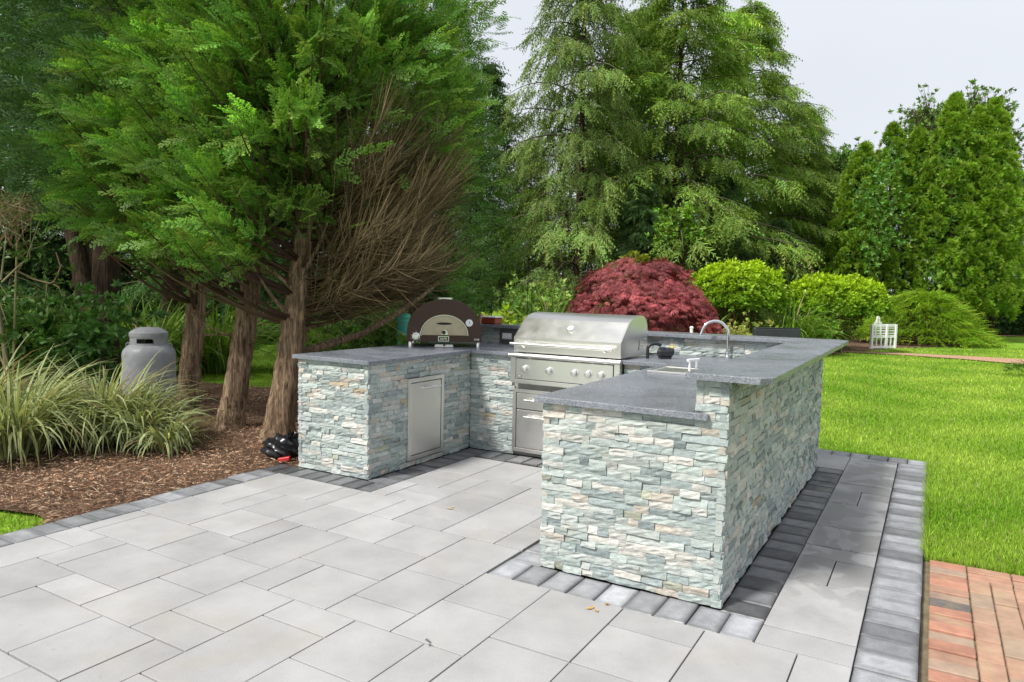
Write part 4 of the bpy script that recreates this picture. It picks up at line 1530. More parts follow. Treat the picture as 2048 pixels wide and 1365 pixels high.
for ti, (lab, pb, pm, pt, r0, r1, nbr, crad) in enumerate(ced_specs):
    rg = np.random.default_rng(100 + ti)
    B = gnd(*pb, -0.03)
    D = (B - CAM) @ FW
    Mid = dep(*pm, D + 0.05); Top = dep(*pt, D + 0.1)
    tree = thing('cedar_tree', lab, 'tree', B, 'row of cedars by the stone counter')
    up2 = Top + np.array([0.1, 0.05, 3.2])
    lo = B * 0.85 + Mid * 0.15
    trunk_part('trunk', [B - np.array([0, 0, 0.06]), lo, (B + Mid) / 2, Mid, Top, up2], [r0 * 1.22, r0 * 1.0, r0 * 0.88, r1, r1 * 0.72, 0.025], M['bark'], tree, 40 + ti, 26, 0.13, 34)
    axis = lambda z: np.array([np.interp(z, [B[2], Mid[2], Top[2], up2[2]], [q[i] for q in (B, Mid, Top, up2)]) for i in range(3)])
    lv = Leaves()
    limbs, lrad = [], []
    got = 0
    tries = 0
    while got < nbr and tries < 20000:
        tries += 1
        z = rg.uniform(1.45, 5.9)
        if z > 4.2 and rg.random() < 0.7:
            continue
        az = rg.uniform(-math.pi, math.pi) if rg.random() < 0.35 else rg.uniform(-1.7, 1.7)
        rad = crad * np.interp(z, [1.2, 1.9, 3.0, 4.4, 6.1], [0.70, 0.98, 1.06, 1.0, 0.5]) * rg.uniform(0.62, 1.08)
        out = -F2D * math.cos(az) + R2D * math.sin(az)
        tipp = axis(z) * 1.0 + out * rad
        tipp[2] = z
        x, y, d = project(tipp)
        front = math.cos(az) > -0.2
        if not inpoly(x, y, CED_POLY):
            if front or y > 0 or x > 640:
                continue
        got += 1
        bd = nrm(out * 1.0 + np.array([0, 0, rg.uniform(-0.02, 0.48)]) + rg.normal(0, 0.16, 3))
        root = axis(max(0.9, z - rad * 0.55))
        mid = root + out * rad * 0.55 + np.array([0, 0, rad * 0.10])
        limbs.append(bez(root, mid, tipp, 8)); lrad.append(np.linspace(0.020, 0.005, 8))
        k = 30 if front else 8
        s = rg.uniform(0.0, 0.75, k) ** 0.9
        side = nrm(np.cross(bd, [0, 0, 1.0]))
        vert = np.cross(side, bd)
        sgn = np.where(rg.random(k) < 0.5, -1, 1)
        off = (0.06 + 0.30 * s)[:, None] * (sgn[:, None] * side * rg.uniform(0.1, 1.0, (k, 1)) + vert * rg.normal(0, 0.30, (k, 1)))
        P = tipp - bd * s[:, None] * 0.85 + off * 0.72
        Dv = bd + off * 1.5 + rg.normal(0, 0.30, (k, 3)) - np.array([0, 0, 0.04])
        Nn = vert * 0.8 + rg.normal(0, 0.7, (k, 3))
        S = rg.uniform(0.15, 0.34, k) * (1 - 0.10 * s)
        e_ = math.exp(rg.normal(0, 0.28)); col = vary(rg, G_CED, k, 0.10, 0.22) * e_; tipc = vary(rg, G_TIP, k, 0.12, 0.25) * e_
        br = 1 if rg.random() > 0.012 else 0
        if not br:
            col = vary(rg, (0.13, 0.060, 0.025), k); tipc = vary(rg, (0.20, 0.09, 0.035), k)
            S = S * 0.4
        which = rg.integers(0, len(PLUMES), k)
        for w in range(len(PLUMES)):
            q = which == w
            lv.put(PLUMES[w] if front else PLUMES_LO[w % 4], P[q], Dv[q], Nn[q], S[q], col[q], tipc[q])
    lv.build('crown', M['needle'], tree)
    V, F, C = twigs_mesh(np.array(limbs), np.array(lrad), vary(rg, (0.085, 0.055, 0.035), len(limbs)), 5)
    link_mesh('limbs', V, F, M['twig'], tree, C)
    if ti == 0:
        # bare inner twigs, a dense brush sweeping up to the right
        paths, rads, cols = [], [], []
        for b in range(110):
            h = rg.uniform(1.05, 2.5)
            az = rg.uniform(-0.85, 0.75)
            out = R2D * math.cos(az) + F2D * math.sin(az)
            root = axis(h)
            L = rg.uniform(1.35, 1.95) * (1.0 - 0.12 * max(0, h - 2.0))
            rise = rg.uniform(0.18, 0.60)
            sagp = root + out * L * 0.55 + np.array([0, 0, L * rg.uniform(-0.06, 0.12)])
            end = root + out * L * 0.98 + np.array([0, 0, L * rise])
            main = bez(root, sagp, end, 12)
            paths.append(main); rads.append(np.linspace(rg.uniform(0.010, 0.017), 0.003, 12)); cols.append((0.085, 0.060, 0.034))
            for s in range(40):
                t0_ = rg.uniform(0.12, 0.85)
                i0 = t0_ * 11
                p = np.array([np.interp(i0, range(12), main[:, c]) for c in range(3)])
                tg_ = nrm(main[min(11, int(i0) + 1)] - main[max(0, int(i0) - 1)])
                dv = nrm(tg_ + rg.normal(0, 0.36, 3) + np.array([0, 0, 0.10]))
                l = rg.uniform(0.35, 0.95) * (1.15 - t0_)+0.15
                e1 = p + dv * l * 0.5
                e2 = p + dv * l + np.array([0, 0, l * rg.uniform(0.05, 0.35)])
                q = bez(p, e1, e2, 12)
                x, y, d_ = project(e2)
                if x > 960 + rg.normal(0, 8):
                    continue
                paths.append(q); rads.append(np.linspace(rg.uniform(0.0028, 0.0050), 0.0013, 12)); cols.append(rg.choice([0, 1, 2]) and (0.148, 0.112, 0.056) or (0.205, 0.155, 0.092))
        V, F, C = twigs_mesh(np.array(paths), np.array(rads), np.array(cols) * np.exp(rg.normal(0, 0.22, (len(cols), 1))), 3)
        link_mesh('bare_twigs', V, F, M['twig'], tree, C)
        # low heavy limb reaching over the counter behind the oven
        q = [dep(596, 712, D + 0.25), dep(660, 690, D + 0.55), dep(720, 668, D + 0.8), dep(790, 632, D + 1.2), dep(840, 598, D + 1.5), dep(880, 560, D + 1.7)]
        mb = MB()
        tt = np.linspace(0, 5, 22)
        Q = np.stack([np.interp(tt, range(6), np.array(q)[:, i]) for i in range(3)], 1)
        Q[:, 2] += 0.012 * np.sin(tt * 2.2)
        mb.tube(Q, np.linspace(0.050, 0.016, 22), 10, jit=[1 + rg.normal(0, 0.05, 10) for _ in range(22)])
        q2 = [dep(600, 660, D + 0.15), dep(680, 640, D + 0.3), dep(740, 610, D + 0.4), dep(800, 560, D + 0.5)]
        tt = np.linspace(0, 3, 14)
        Q = np.stack([np.interp(tt, range(4), np.array(q2)[:, i]) for i in range(3)], 1)
        mb.tube(Q, np.linspace(0.024, 0.006, 14), 8)
        for a_, b_, c_ in (((590, 640), (540, 600), (500, 520)), ((600, 600), (560, 540), (470, 500)), ((598, 560), (640, 500), (660, 430))):
            mb.tube(bez(dep(*a_, D), dep(*b_, D - 0.15), dep(*c_, D - 0.3), 10), np.linspace(0.026, 0.008, 10), 8)
        mb.build('low_limb', M['bark'], tree, smooth=3.2)
        lv = Leaves()                       # green sprays hanging over the brush
        for (px, py, dd, k) in ((590, 420, -0.65, 14), (830, 190, -0.25, 60), (880, 130, 0.1, 70), (850, 285, -0.35, 40), (900, 210, 0.1, 60), (905, 320, 0.1, 34), (700, 320, -0.5, 26), (770, 240, -0.4, 44), (870, 40, 0.3, 70), (800, 110, 0.0, 60), (740, 150, -0.4, 50), (760, 40, -0.2, 60), (690, 230, -0.6, 40), (930, 60, 0.4, 60)):
            c = dep(px, py, D + dd)
            P = c + rg.normal(0, 1, (k, 3)) * np.array([0.20, 0.20, 0.10 if k < 20 else 0.17])
            Dv = R2D * 0.75 - F2D * 0.3 + rg.normal(0, 0.5, (k, 3)) + np.array([0, 0, 0.25])
            for w in range(3):
                q = np.arange(k) % 3 == w
                lv.put(PLUMES[w], P[q], Dv[q], rg.normal(0, 0.5, (q.sum(), 3)) + [0, 0, 1], rg.uniform(0.19, 0.34, q.sum()), vary(rg, G_CED, q.sum()), vary(rg, G_TIP, q.sum()))
        lv.build('foliage_sprays', M['needle'], tree)
    if ti > 0:
        mb = MB()                           # dead snags on the trunk
        for k in range(7):
            z = rg.uniform(0.75, 1.7)
            az = rg.uniform(-1.6, 1.6)
            out = -F2D * math.cos(az) + R2D * math.sin(az)
            p = axis(z)
            l = rg.uniform(0.3, 0.9)
            mb.tube(bez(p, p + out * l * 0.5, p + out * l + np.array([0, 0, l * rg.uniform(0.1, 0.6)]), 7), np.linspace(0.014, 0.004, 7), 6)
        mb.build('snags', M['bark'], tree, smooth=3.2)


# ------------------------------------------------------------------ generic conifers, farther off
def cedar_column(name, label, base, H, R, n, seed, col, tip, z0=0.8, group=None, trunk_r=0.14, lean=(0, 0), mat_bark='bark_dark', poly=None, size=(0.38, 0.62), plumes=None):
    rg = np.random.default_rng(seed)
    base = np.asarray(base, float)
    t = thing(name, label, 'tree', base, group)
    top = base + np.array([lean[0], lean[1], H])
    trunk_part('trunk', [base - np.array([0, 0, 0.05]), base * 0.6 + top * 0.4, top], [trunk_r * 1.2, trunk_r * 0.7, 0.02], M[mat_bark], t, seed, 14, 0.1, 16)
    lv = Leaves()
    P, Dv, Nn, S = [], [], [], []
    k = 0
    while k < n:
        z = rg.uniform(z0, H)
        f = (z - z0) / (H - z0)
        rr = R * min(1.0, (1.02 - f) ** 0.7 * 1.1) * (0.75 + 0.25 * min(1, f * 5)) * rg.uniform(0.5, 1.05)
        az = rg.uniform(0, 6.283)
        lump = 1 + 0.16 * math.sin(az * 5 + z * 3.1) + 0.12 * math.sin(az * 3 - z * 4.7)
        out = np.array([math.cos(az), math.sin(az), 0])
        p = base * (1 - z / H) + top * (z / H) + out * rr * lump
        p[2] = base[2] + z
        if poly is not None:
            x, y, d = project(p)
            if not inpoly(x, y, poly):
                if rg.random() < 0.96:
                    k += 0.2
                    continue
        P.append(p); Dv.append(out + np.array([0, 0, rg.uniform(0.1, 0.7)]) + rg.normal(0, 0.25, 3)); Nn.append(np.array([0, 0, 1.0]) + rg.normal(0, 0.6, 3)); S.append(rg.uniform(*size))
        k += 1
    P, Dv, Nn, S = map(np.array, (P, Dv, Nn, S))
    pl = plumes or PLUMES_LO
    w = rg.integers(0, len(pl), len(P))
    for q in range(len(pl)):
        m = w == q
        lv.put(pl[q], P[m], Dv[m], Nn[m], S[m], vary(rg, col, m.sum()), vary(rg, tip, m.sum()))
    lv.build('crown', M['needle'], t)
    return t


# dark cedar behind the oven, right edge against the sky
RC_POLY = [(700, -900), (955, -900), (948, 10), (975, 120), (985, 230), (1003, 320), (1012, 400), (1045, 480), (1035, 590), (1010, 640), (930, 655), (900, 620), (880, 560), (870, 440), (860, 250), (700, 200)]
cedar_column('cedar_tree', 'dense dark cedar behind the pizza oven with its right side against the sky', gnd(815, 745, -0.03), 7.2, 1.75, 2600, 201, (0.036, 0.098, 0.024), (0.140, 0.280, 0.052), 0.9, None, 0.16, (0.2, 0.1), 'bark_dark', RC_POLY, (0.30, 0.48), PLUMES_LO)

# dark trees at upper left behind
LT = [((-9.6, 2.6), 8.5, 1.9, 1500, 0.18, 'dark cedar with thick dark trunk behind the leafy shrub at the left edge'),
      ((-8.6, 0.2), 8.0, 1.7, 1300, 0.15, 'dark cedar nearest the left edge of the picture, behind the twiggy shrub'),
      ((-12.2, 5.4), 9.5, 2.2, 1300, 0.18, 'tall dark cedar seen between the left trunks')]
for i, ((x, y), H, R, n, tr, lab) in enumerate(LT):
    cedar_column('dark_cedar', lab, (x, y, -0.03), H, R, n, 300 + i, (0.040, 0.098, 0.036), (0.115, 0.230, 0.068), 2.3, 'dark cedars behind the left shrubs', tr, (0.3, 0.2), 'bark_dark', None, (0.40, 0.70))

# leaning multi-stem trunk behind, left
mt = thing('multistem_cedar', 'old cedar with several dark leaning trunks at the left', 'tree', gnd(200, 735, -0.03))
g0 = gnd(205, 735, -0.03)
dm = (g0 - CAM) @ FW
for i, (pa, pb_, pc, r) in enumerate((((215, 738), (165, 560), (85, 160), 0.15), ((222, 738), (190, 560), (140, 300), 0.11), ((232, 736), (205, 600), (160, 420), 0.10), ((208, 720), (228, 620), (232, 520), 0.12), ((165, 730), (178, 640), (176, 500), 0.05))):
    trunk_part('trunk', [dep(*pa, dm + 0.1 * i), dep(*pb_, dm + 0.1 * i), dep(*pc, dm + 0.15 * i)], [r * 1.2, r, r * 0.6], M['bark_dark'], mt, 60 + i, 12, 0.12, 16)
lv = Leaves()
rg = np.random.default_rng(71)
k = 900
P = dep(110, 180, dm) + rg.normal(0, 1, (k, 3)) * np.array([0.75, 0.75, 1.0])
for q in range(4):
    m = np.arange(k) % 4 == q
    lv.put(PLUMES_LO[q], P[m], rg.normal(0, 0.6, (m.sum(), 3)) - F2D * 0.4 + [0, 0, 0.25], rg.normal(0, 0.6, (m.sum(), 3)) + [0, 0, 1], rg.uniform(0.35, 0.6, m.sum()), vary(rg, (0.026, 0.070, 0.026), m.sum()), vary(rg, (0.070, 0.155, 0.045), m.sum()))
lv.build('crown', M['needle'], mt)


def hemlock_mesh(seed, H, R, nb=92, per=62, col=(0.030, 0.070, 0.020), tip=(0.085, 0.150, 0.035), z0=0.10, droop=0.5, hang=0.5, size=(0.30, 0.55)):
    """returns trunk/branch paths and leaves for a drooping, airy conifer based at the origin"""
    rg = np.random.default_rng(seed)
    lv = Leaves()
    bp_, br_ = [], []
    P, Dv, Nn, S, sh = [], [], [], [], []
    for b in range(nb):
        f = (b + rg.random()) / nb
        z = H * (z0 + (0.985 - z0) * f)
        L = R * (1 - f) ** 0.72 * rg.uniform(0.65, 1.12) + 0.25
        az = b * 2.39996 + rg.normal(0, 0.25)
        out = np.array([math.cos(az), math.sin(az), 0]); sd = np.array([-out[1], out[0], 0])
        rise = rg.uniform(0.05, 0.35) * L
        dr = droop * L * rg.uniform(0.5, 1.1) * (1 - 0.5 * f)
        p0 = np.array([0, 0, z]); p1 = p0 + out * L * 0.5 + [0, 0, rise]; p2 = p0 + out * L + [0, 0, rise - dr]
        path = bez(p0, p1, p2, 8)
        bp_.append(path); br_.append(np.linspace(0.012 + 0.008 * L, 0.005, 8))
        k = int(per * (0.35 + 0.65 * L / (R + 0.25)))
        s = rg.uniform(0.14, 1.0, k) ** 0.8
        c = np.stack([np.interp(s * 7, range(8), path[:, i]) for i in range(3)], 1)
        w = (0.42 * L * (1.02 - s) * np.minimum(1, s * 3) + 0.10)
        lat = rg.uniform(-1, 1, k) * w
        c = c + lat[:, None] * sd - np.abs(rg.normal(0, 0.10 + 0.10 * hang, k))[:, None] * np.array([0, 0, 1.0]) - (hang * 0.30 * np.abs(lat))[:, None] * np.array([0, 0, 1.0])
        P.append(c)
        Dv.append(out * rg.uniform(0.4, 1.0, (k, 1)) + sd * np.sign(lat)[:, None] * rg.uniform(0.1, 0.9, (k, 1)) + np.array([0, 0, -hang]) * rg.uniform(0.2, 1.4, (k, 1)) + rg.normal(0, 0.15, (k, 3)))
        Nn.append(np.array([0, 0, 1.0]) + rg.normal(0, 0.35, (k, 3)))
        S.append(rg.uniform(*size, k))
        sh.append(np.full(k, rg.normal(0, 0.20)))
    P, Dv, Nn, S, sh = (np.concatenate(a) for a in (P, Dv, Nn, S, sh))
    w = rg.integers(0, len(SPRAYS), len(P))
    for q in range(len(SPRAYS)):
        m = w == q
        e = np.exp(sh[m])[:, None]
        lv.put(SPRAYS[q], P[m], Dv[m], Nn[m], S[m], vary(rg, col, m.sum()) * e, vary(rg, tip, m.sum()) * e)
    return lv, np.array(bp_), np.array(br_)


def place_conifer(name, label, base, spec, group, scale=1.0, rotz=0.0, sz=1.0):
    base = np.asarray(base, float)
    t = thing(name, label, 'tree', base, group)
    t.rotation_euler = (0, 0, rotz)
    t.scale = (scale, scale, scale * sz)
    for ch, me in spec:
        o = bpy.data.objects.new(ch, me)
        COL.objects.link(o)
        o.parent = t
    return t


def conifer_spec(seed, H, R, tr, **kw):
    lv, bp_, br_ = hemlock_mesh(seed, H, R, **kw)
    z = np.zeros(3)
    c = lv.build('crown', M['needle'], None, origin=z)
    tk = trunk_part('trunk', [(0, 0, -0.1), (0.05, 0.03, H * 0.5), (0, 0, H * 0.99)], [tr, tr * 0.6, 0.02], M['bark_dark'], None, seed, 12, 0.08, 14)
    tk_me = tk.data
    off = np.array(tk.location)
    tk_me.transform(Matrix.Translation(Vector([float(v) for v in off])))
    V, F, C = twigs_mesh(bp_, br_, np.tile((0.13, 0.105, 0.08), (len(bp_), 1)), 4)
    bo = link_mesh('branches', V, F, M['twig'], None, C, origin=z)
    spec = [('crown', c.data), ('trunk', tk_me), ('branches', bo.data)]
    for o in (c, tk, bo):
        bpy.data.objects.remove(o, do_unlink=True)
    return spec


HEM_A = conifer_spec(401, 14.0, 4.3, 0.16, nb=130, per=124, col=(0.088, 0.155, 0.042), tip=(0.310, 0.430, 0.100), hang=0.9, size=(0.36, 0.70), z0=0.05)
HEM_B = conifer_spec(402, 13.0, 5.2, 0.16, nb=135, per=140, col=(0.095, 0.185, 0.040), tip=(0.350, 0.500, 0.090), hang=0.6, droop=0.4, size=(0.36, 0.72), z0=0.05)
SPR_C = conifer_spec(403, 10.0, 3.2, 0.16, nb=110, per=95, col=(0.034, 0.085, 0.028), tip=(0.105, 0.200, 0.055), hang=0.40, droop=0.35, size=(0.40, 0.70), z0=0.03)


def on_ground(px, d):
    """ground point under image column px at distance d"""
    p = dep(px, 600, d)
    return np.array([p[0], p[1], -0.05])


place_conifer('hemlock_tree', 'tall airy hemlock with a thin straight leader, standing left of the lower conifers', on_ground(1152, 23.5), HEM_A, 'tall conifers behind the red maple', 0.86, 0.4, 1.2)
place_conifer('hemlock_tree', 'broad bright green conifer standing behind the red maple', on_ground(1345, 25.0), HEM_B, 'tall conifers behind the red maple', 1.05, 1.9)
place_conifer('hemlock_tree', 'broad conifer behind the rounded privet nearest the maple', on_ground(1475, 29.0), HEM_B, 'tall conifers behind the red maple', 1.02, 4.0)
place_conifer('hemlock_tree', 'broad conifer filling the gap between the airy hemlock and the bright green one', on_ground(1262, 28.5), HEM_B, 'tall conifers behind the red maple', 0.98, 0.9)
place_conifer('hemlock_tree', 'pale green drooping conifer right behind the dark cedar edge', on_ground(1058, 27.0), HEM_A, 'tall conifers behind the red maple', 0.52, 3.3)
place_conifer('hemlock_tree', 'shorter conifer at the right end of the tall conifers, next to the open sky', on_ground(1585, 30.0), HEM_B, 'tall conifers behind the red maple', 0.74, 5.1)
place_conifer('spruce_tree', 'low dark spruce between the two rounded privets', on_ground(1555, 24.5), SPR_C, 'dark spruces behind the shrubs', 0.42, 0.3)
place_conifer('spruce_tree', 'dark spruce behind the rounded privet nearest the maple', on_ground(1440, 23.5), SPR_C, 'dark spruces behind the shrubs', 0.55, 2.3)
place_conifer('spruce_tree', 'dark spruce directly behind the red maple', on_ground(1280, 22.0), SPR_C, 'dark spruces behind the shrubs', 0.50, 4.0)
# dark wood far behind on the left, seen under and between the cedars
for i, (px, d, s) in enumerate(((-200, 17, 1.1), (40, 19, 1.1), (330, 21, 1.15), (480, 19, 1.0), (620, 24, 1.1), (740, 20, 1.0), (880, 26, 1.0), (960, 30, 1.1), (160, 26, 1.3))):
    place_conifer('spruce_tree', ['dark spruce in the wood showing low at the very left edge', 'dark spruce in the wood seen left of the leaning trunks', 'dark spruce in the wood above the gas tank', 'dark spruce in the wood between the first two brown trunks',
                                  'dark spruce in the wood behind the trunk nearest the counter', 'dark spruce in the wood left of the pizza oven', 'dark spruce in the wood right behind the pizza oven', 'dark spruce in the wood left of the tall hemlock',
                                  'tall dark spruce in the wood behind the multistem cedar'][i], on_ground(px, d), SPR_C, 'dark wood behind the cedars', s, i * 1.3)


# ------------------------------------------------------------------ arborvitae, upper right
FAN = []
for _ in range(4):
    V, F, T = [], [], []
    for k in range(5):
        a = math.radians(-55 + 27 * k) + rgT.normal() * 0.1
        l = rgT.uniform(0.7, 1.05)
        i = len(V)
        dx, dy = math.cos(a), math.sin(a)
        V += [(-0.05 * dy, 0.05 * dx, 0), (dx * l * 0.6 - dy * 0.11, dy * l * 0.6 + dx * 0.11, rgT.uniform(-.08, .08)), (dx * l, dy * l, rgT.uniform(-.12, .12)), (dx * l * 0.6 + dy * 0.11, dy * l * 0.6 - dx * 0.11, 0)]
        F += [(i, i + 1, i + 2), (i, i + 2, i + 3)]
        T += [0, 0.6, 1, 0.6]
    FAN.append((np.array(V), np.array(F), np.array(T)))


def arborvitae(label, base, H, R, seed, n=5200, peaks=((0, 0, 1.0),), trunk_h=0.0, col=(0.075, 0.160, 0.016), tip=(0.265, 0.430, 0.036)):
    rg = np.random.default_rng(seed)
    base = np.asarray(base, float)
    t = thing('arborvitae', label, 'tree', base, 'tall arborvitae at the right')
    mb = MB()
    for (ox, oy, hh) in peaks:
        mb.tube([base + (ox * 0.5, oy * 0.5, 0), base + (ox, oy, H * hh * 0.9)], [0.13, 0.03], 8)
    mb.build('trunk', M['bark_dark'], t, smooth=1.0)
    lv = Leaves()
    per = n // len(peaks)
    np_ = 16
    per = int(per * 1.75)
    for (ox, oy, hh) in peaks:
        pc = per // np_
        z = trunk_h + (H * hh - trunk_h) * rg.random(pc) ** 1.1
        f = (z - trunk_h) / (H * hh - trunk_h)
        az = rg.uniform(0, 6.283, pc)
        prof = np.interp(f, [0, 0.06, 0.25, 0.55, 0.8, 0.95, 1.0], [0.80, 0.97, 1.0, 0.86, 0.52, 0.18, 0.02])
        rr = R * prof * rg.uniform(0.84, 1.04, pc)
        out = np.stack([np.cos(az), np.sin(az), np.zeros(pc)], 1)
        cen = base + np.stack([ox + rr * np.cos(az), oy + rr * np.sin(az), z], 1)
        pr = rg.uniform(0.13, 0.26, pc) * (0.6 + 0.4 * prof)     # rounded puffs of fans
        sh = np.exp(rg.normal(0, 0.13, pc))
        u = nrm(rg.normal(0, 1, (pc, np_, 3)) + out[:, None, :] * 0.9 + np.array([0, 0, 0.45]))
        P = (cen[:, None] + u * pr[:, None, None] * rg.uniform(0.55, 1.0, (pc, np_, 1)) * np.array([1, 1, 1.25])).reshape(-1, 3)
        Dv = (u * 0.8 + np.array([0, 0, 0.55])).reshape(-1, 3) + rg.normal(0, 0.22, (pc * np_, 3))
        Nn = rg.normal(0, 1, (pc * np_, 3))
        S = rg.uniform(0.10, 0.19, pc * np_)
        sh = np.repeat(sh, np_)[:, None]
        w = rg.integers(0, 4, pc * np_)
        for q in range(4):
            m = w == q
            lv.put(FAN[q], P[m], Dv[m], Nn[m], S[m], vary(rg, col, m.sum(), 0.08, 0.12) * sh[m], vary(rg, tip, m.sum(), 0.08, 0.15) * sh[m])
    # inner twig mass
    k = 2600
    z = trunk_h + (H - trunk_h) * rg.random(k); f = (z - trunk_h) / (H - trunk_h)
    az = rg.uniform(0, 6.283, k)
    pk = np.array(peaks)[rg.integers(0, len(peaks), k)]
    z = z * pk[:, 2]
    rr = R * np.interp(f, [0, 0.3, 0.8, 1.0], [0.7, 0.75, 0.4, 0.0])
    P = base + np.stack([pk[:, 0] + rr * np.cos(az), pk[:, 1] + rr * np.sin(az), z], 1)
    lv.put(FAN[0], P, rg.normal(0, 0.5, (k, 3)) + [0, 0, 0.8], np.stack([np.cos(az), np.sin(az), np.zeros(k)], 1), rg.uniform(0.16, 0.26, k), vary(rg, np.array(col), k), vary(rg, np.array(col) * 1.6, k))
    lv.build('crown', M['needle'], t)
    return t


arborvitae('broad arborvitae at the left of the tall evergreens, partly wrapped in a leafy vine', on_ground(1765, 26.5), 7.8, 1.08, 501, 9000, ((-0.85, -0.45, 0.90), (0.05, 0.05, 1.0), (0.85, 0.5, 0.97)))
arborvitae('slim arborvitae standing left of the broad vine-wrapped one', on_ground(1703, 27.5), 6.9, 1.0, 502, 3800, ((0, 0, 1.0),))
tall_arb = arborvitae('tallest arborvitae with two pointed tops and a bare reddish trunk foot', on_ground(1925, 25.5), 8.55, 0.98, 503, 9600, ((-0.62, -0.33, 1.0), (0.20, 0.14, 0.95), (0.62, 0.38, 0.985)), 1.05)
arborvitae('narrow arborvitae at the right end beside the grey house', on_ground(1985, 27.0), 7.0, 0.78, 504, 3600, ((0, 0, 1.0),), 0.9)
# reddish trunk foot of the tallest one
mb = MB()
bf = on_ground(1908, 24.6)
mb.tube([bf, bf + (0.02, 0, 0.5), bf + (0.05, 0.05, 1.4)], [0.17, 0.14, 0.12], 12)
mb.build('trunk_foot', M['bark'], tall_arb, smooth=3.2)

# vine on the broad arborvitae
vn = thing('climbing_vine', 'light green leafy vine climbing the broad arborvitae', 'vine', on_ground(1750, 24.9))
rg = np.random.default_rng(520)
lv = Leaves()
for (cx, cy, sx, sy, k) in ((1775, 360, 22, 40, 90), (1735, 410, 16, 40, 70), (1768, 465, 22, 26, 70), (1745, 515, 12, 26, 40)):
    u = rg.normal(0, 1, (k, 2))
    P = np.array([dep(cx + a * sx, cy + b * sy, 24.75 + rg.uniform(-0.1, 0.3)) for a, b in u])
    for q in range(4):
        m = np.arange(k) % 4 == q
        lv.put(BUNCH[q], P[m], rg.normal(0, 0.5, (m.sum(), 3)) - F2D * 0.7 + [0, 0, 0.2], rg.normal(0, 1, (m.sum(), 3)), rg.uniform(0.10, 0.17, m.sum()), vary(rg, (0.085, 0.205, 0.035), m.sum()), vary(rg, (0.190, 0.370, 0.080), m.sum()))
lv.build('leaves', M['leaf'], vn)
stem = [dep(1760, y, 25.1) for y in (600, 520, 430, 340, 280)]
mb = MB(); mb.tube(stem, [0.03, 0.025, 0.02, 0.015, 0.01], 6)
mb.build('stem', M['bark_dark'], vn, smooth=3.2)


# ------------------------------------------------------------------ deciduous trees behind
def broadleaf(name, label, base, H, R, seed, n=2600, col=(0.045, 0.110, 0.022), tip=(0.100, 0.210, 0.035), group=None, leaf=(0.22, 0.36), z0=0.25, nb=26, tr=0.14, cat='tree', squash=0.8):
    rg = np.random.default_rng(seed)
    base = np.asarray(base, float)
    t = thing(name, label, cat, base, group)
    trunk_part('trunk', [base - np.array([0, 0, 0.05]), base + (0.1, 0.05, H * 0.35), base + (0.15, 0.0, H * 0.75)], [tr * 1.3, tr, tr * 0.3], M['bark_dark'], t, seed, 10, 0.08, 12)
    paths, rads, tw_ = [], [], []
    lv = Leaves()
    P, Dv = [], []
    for b in range(nb):
        z = H * rg.uniform(0.18, 0.62)
        az = b * 2.4 + rg.normal(0, 0.3)
        th = rg.uniform(-0.15, 1.25)
        ctr = base + np.array([0, 0, H * (z0 + (1 - z0) * 0.5)])
        end = ctr + np.array([R * math.cos(az) * math.cos(th), R * math.sin(az) * math.cos(th), H * (1 - z0) * 0.5 * math.sin(th) * 1.0]) * rg.uniform(0.75, 1.08)
        root = base + np.array([0.05, 0.0, z])
        mid = (root + end) / 2 + np.array([0, 0, 0.12 * H])
        pth = bez(root, mid, end, 8)
        paths.append(pth); rads.append(np.linspace(0.07, 0.018, 8))
        k = n // nb
        s = rg.uniform(0.35, 1.0, k)
        c = np.stack([np.interp(s * 7, range(8), pth[:, i]) for i in range(3)], 1) + rg.normal(0, 1, (k, 3)) * np.array([0.13 * R, 0.13 * R, 0.09 * R]) * 0.85
        onb = np.stack([np.interp(np.maximum(s - 0.12, 0) * 7, range(8), pth[:, i]) for i in range(3)], 1)
        tw_.append(np.stack([onb, onb * 0.5 + c * 0.5 + [0, 0, 0.03 * R], c], 1))
        P.append(c); Dv.append(nrm(end - root) * 0.6 + rg.normal(0, 0.7, (k, 3)))
    P, Dv = np.concatenate(P), np.concatenate(Dv)
    tw_ = np.concatenate(tw_)
    V, F, C = twigs_mesh(tw_, np.tile([0.014, 0.010, 0.007], (len(tw_), 1)), np.tile((0.07, 0.055, 0.04), (len(tw_), 1)), 3)
    link_mesh('twigs', V, F, M['twig'], t, C)
    w = rg.integers(0, 4, len(P))
    for q in range(4):
        m = w == q
        lv.put(BUNCH[q], P[m], Dv[m], rg.normal(0, 1, (m.sum(), 3)) + [0, 0, 0.8], rg.uniform(*leaf, m.sum()), vary(rg, col, m.sum()), vary(rg, tip, m.sum()))
    lv.build('crown', M['leaf'], t)
    V, F, C = twigs_mesh(np.array(paths), np.array(rads), np.tile((0.08, 0.062, 0.05), (len(paths), 1)), 5)
    link_mesh('branches', V, F, M['twig'], t, C)
    return t


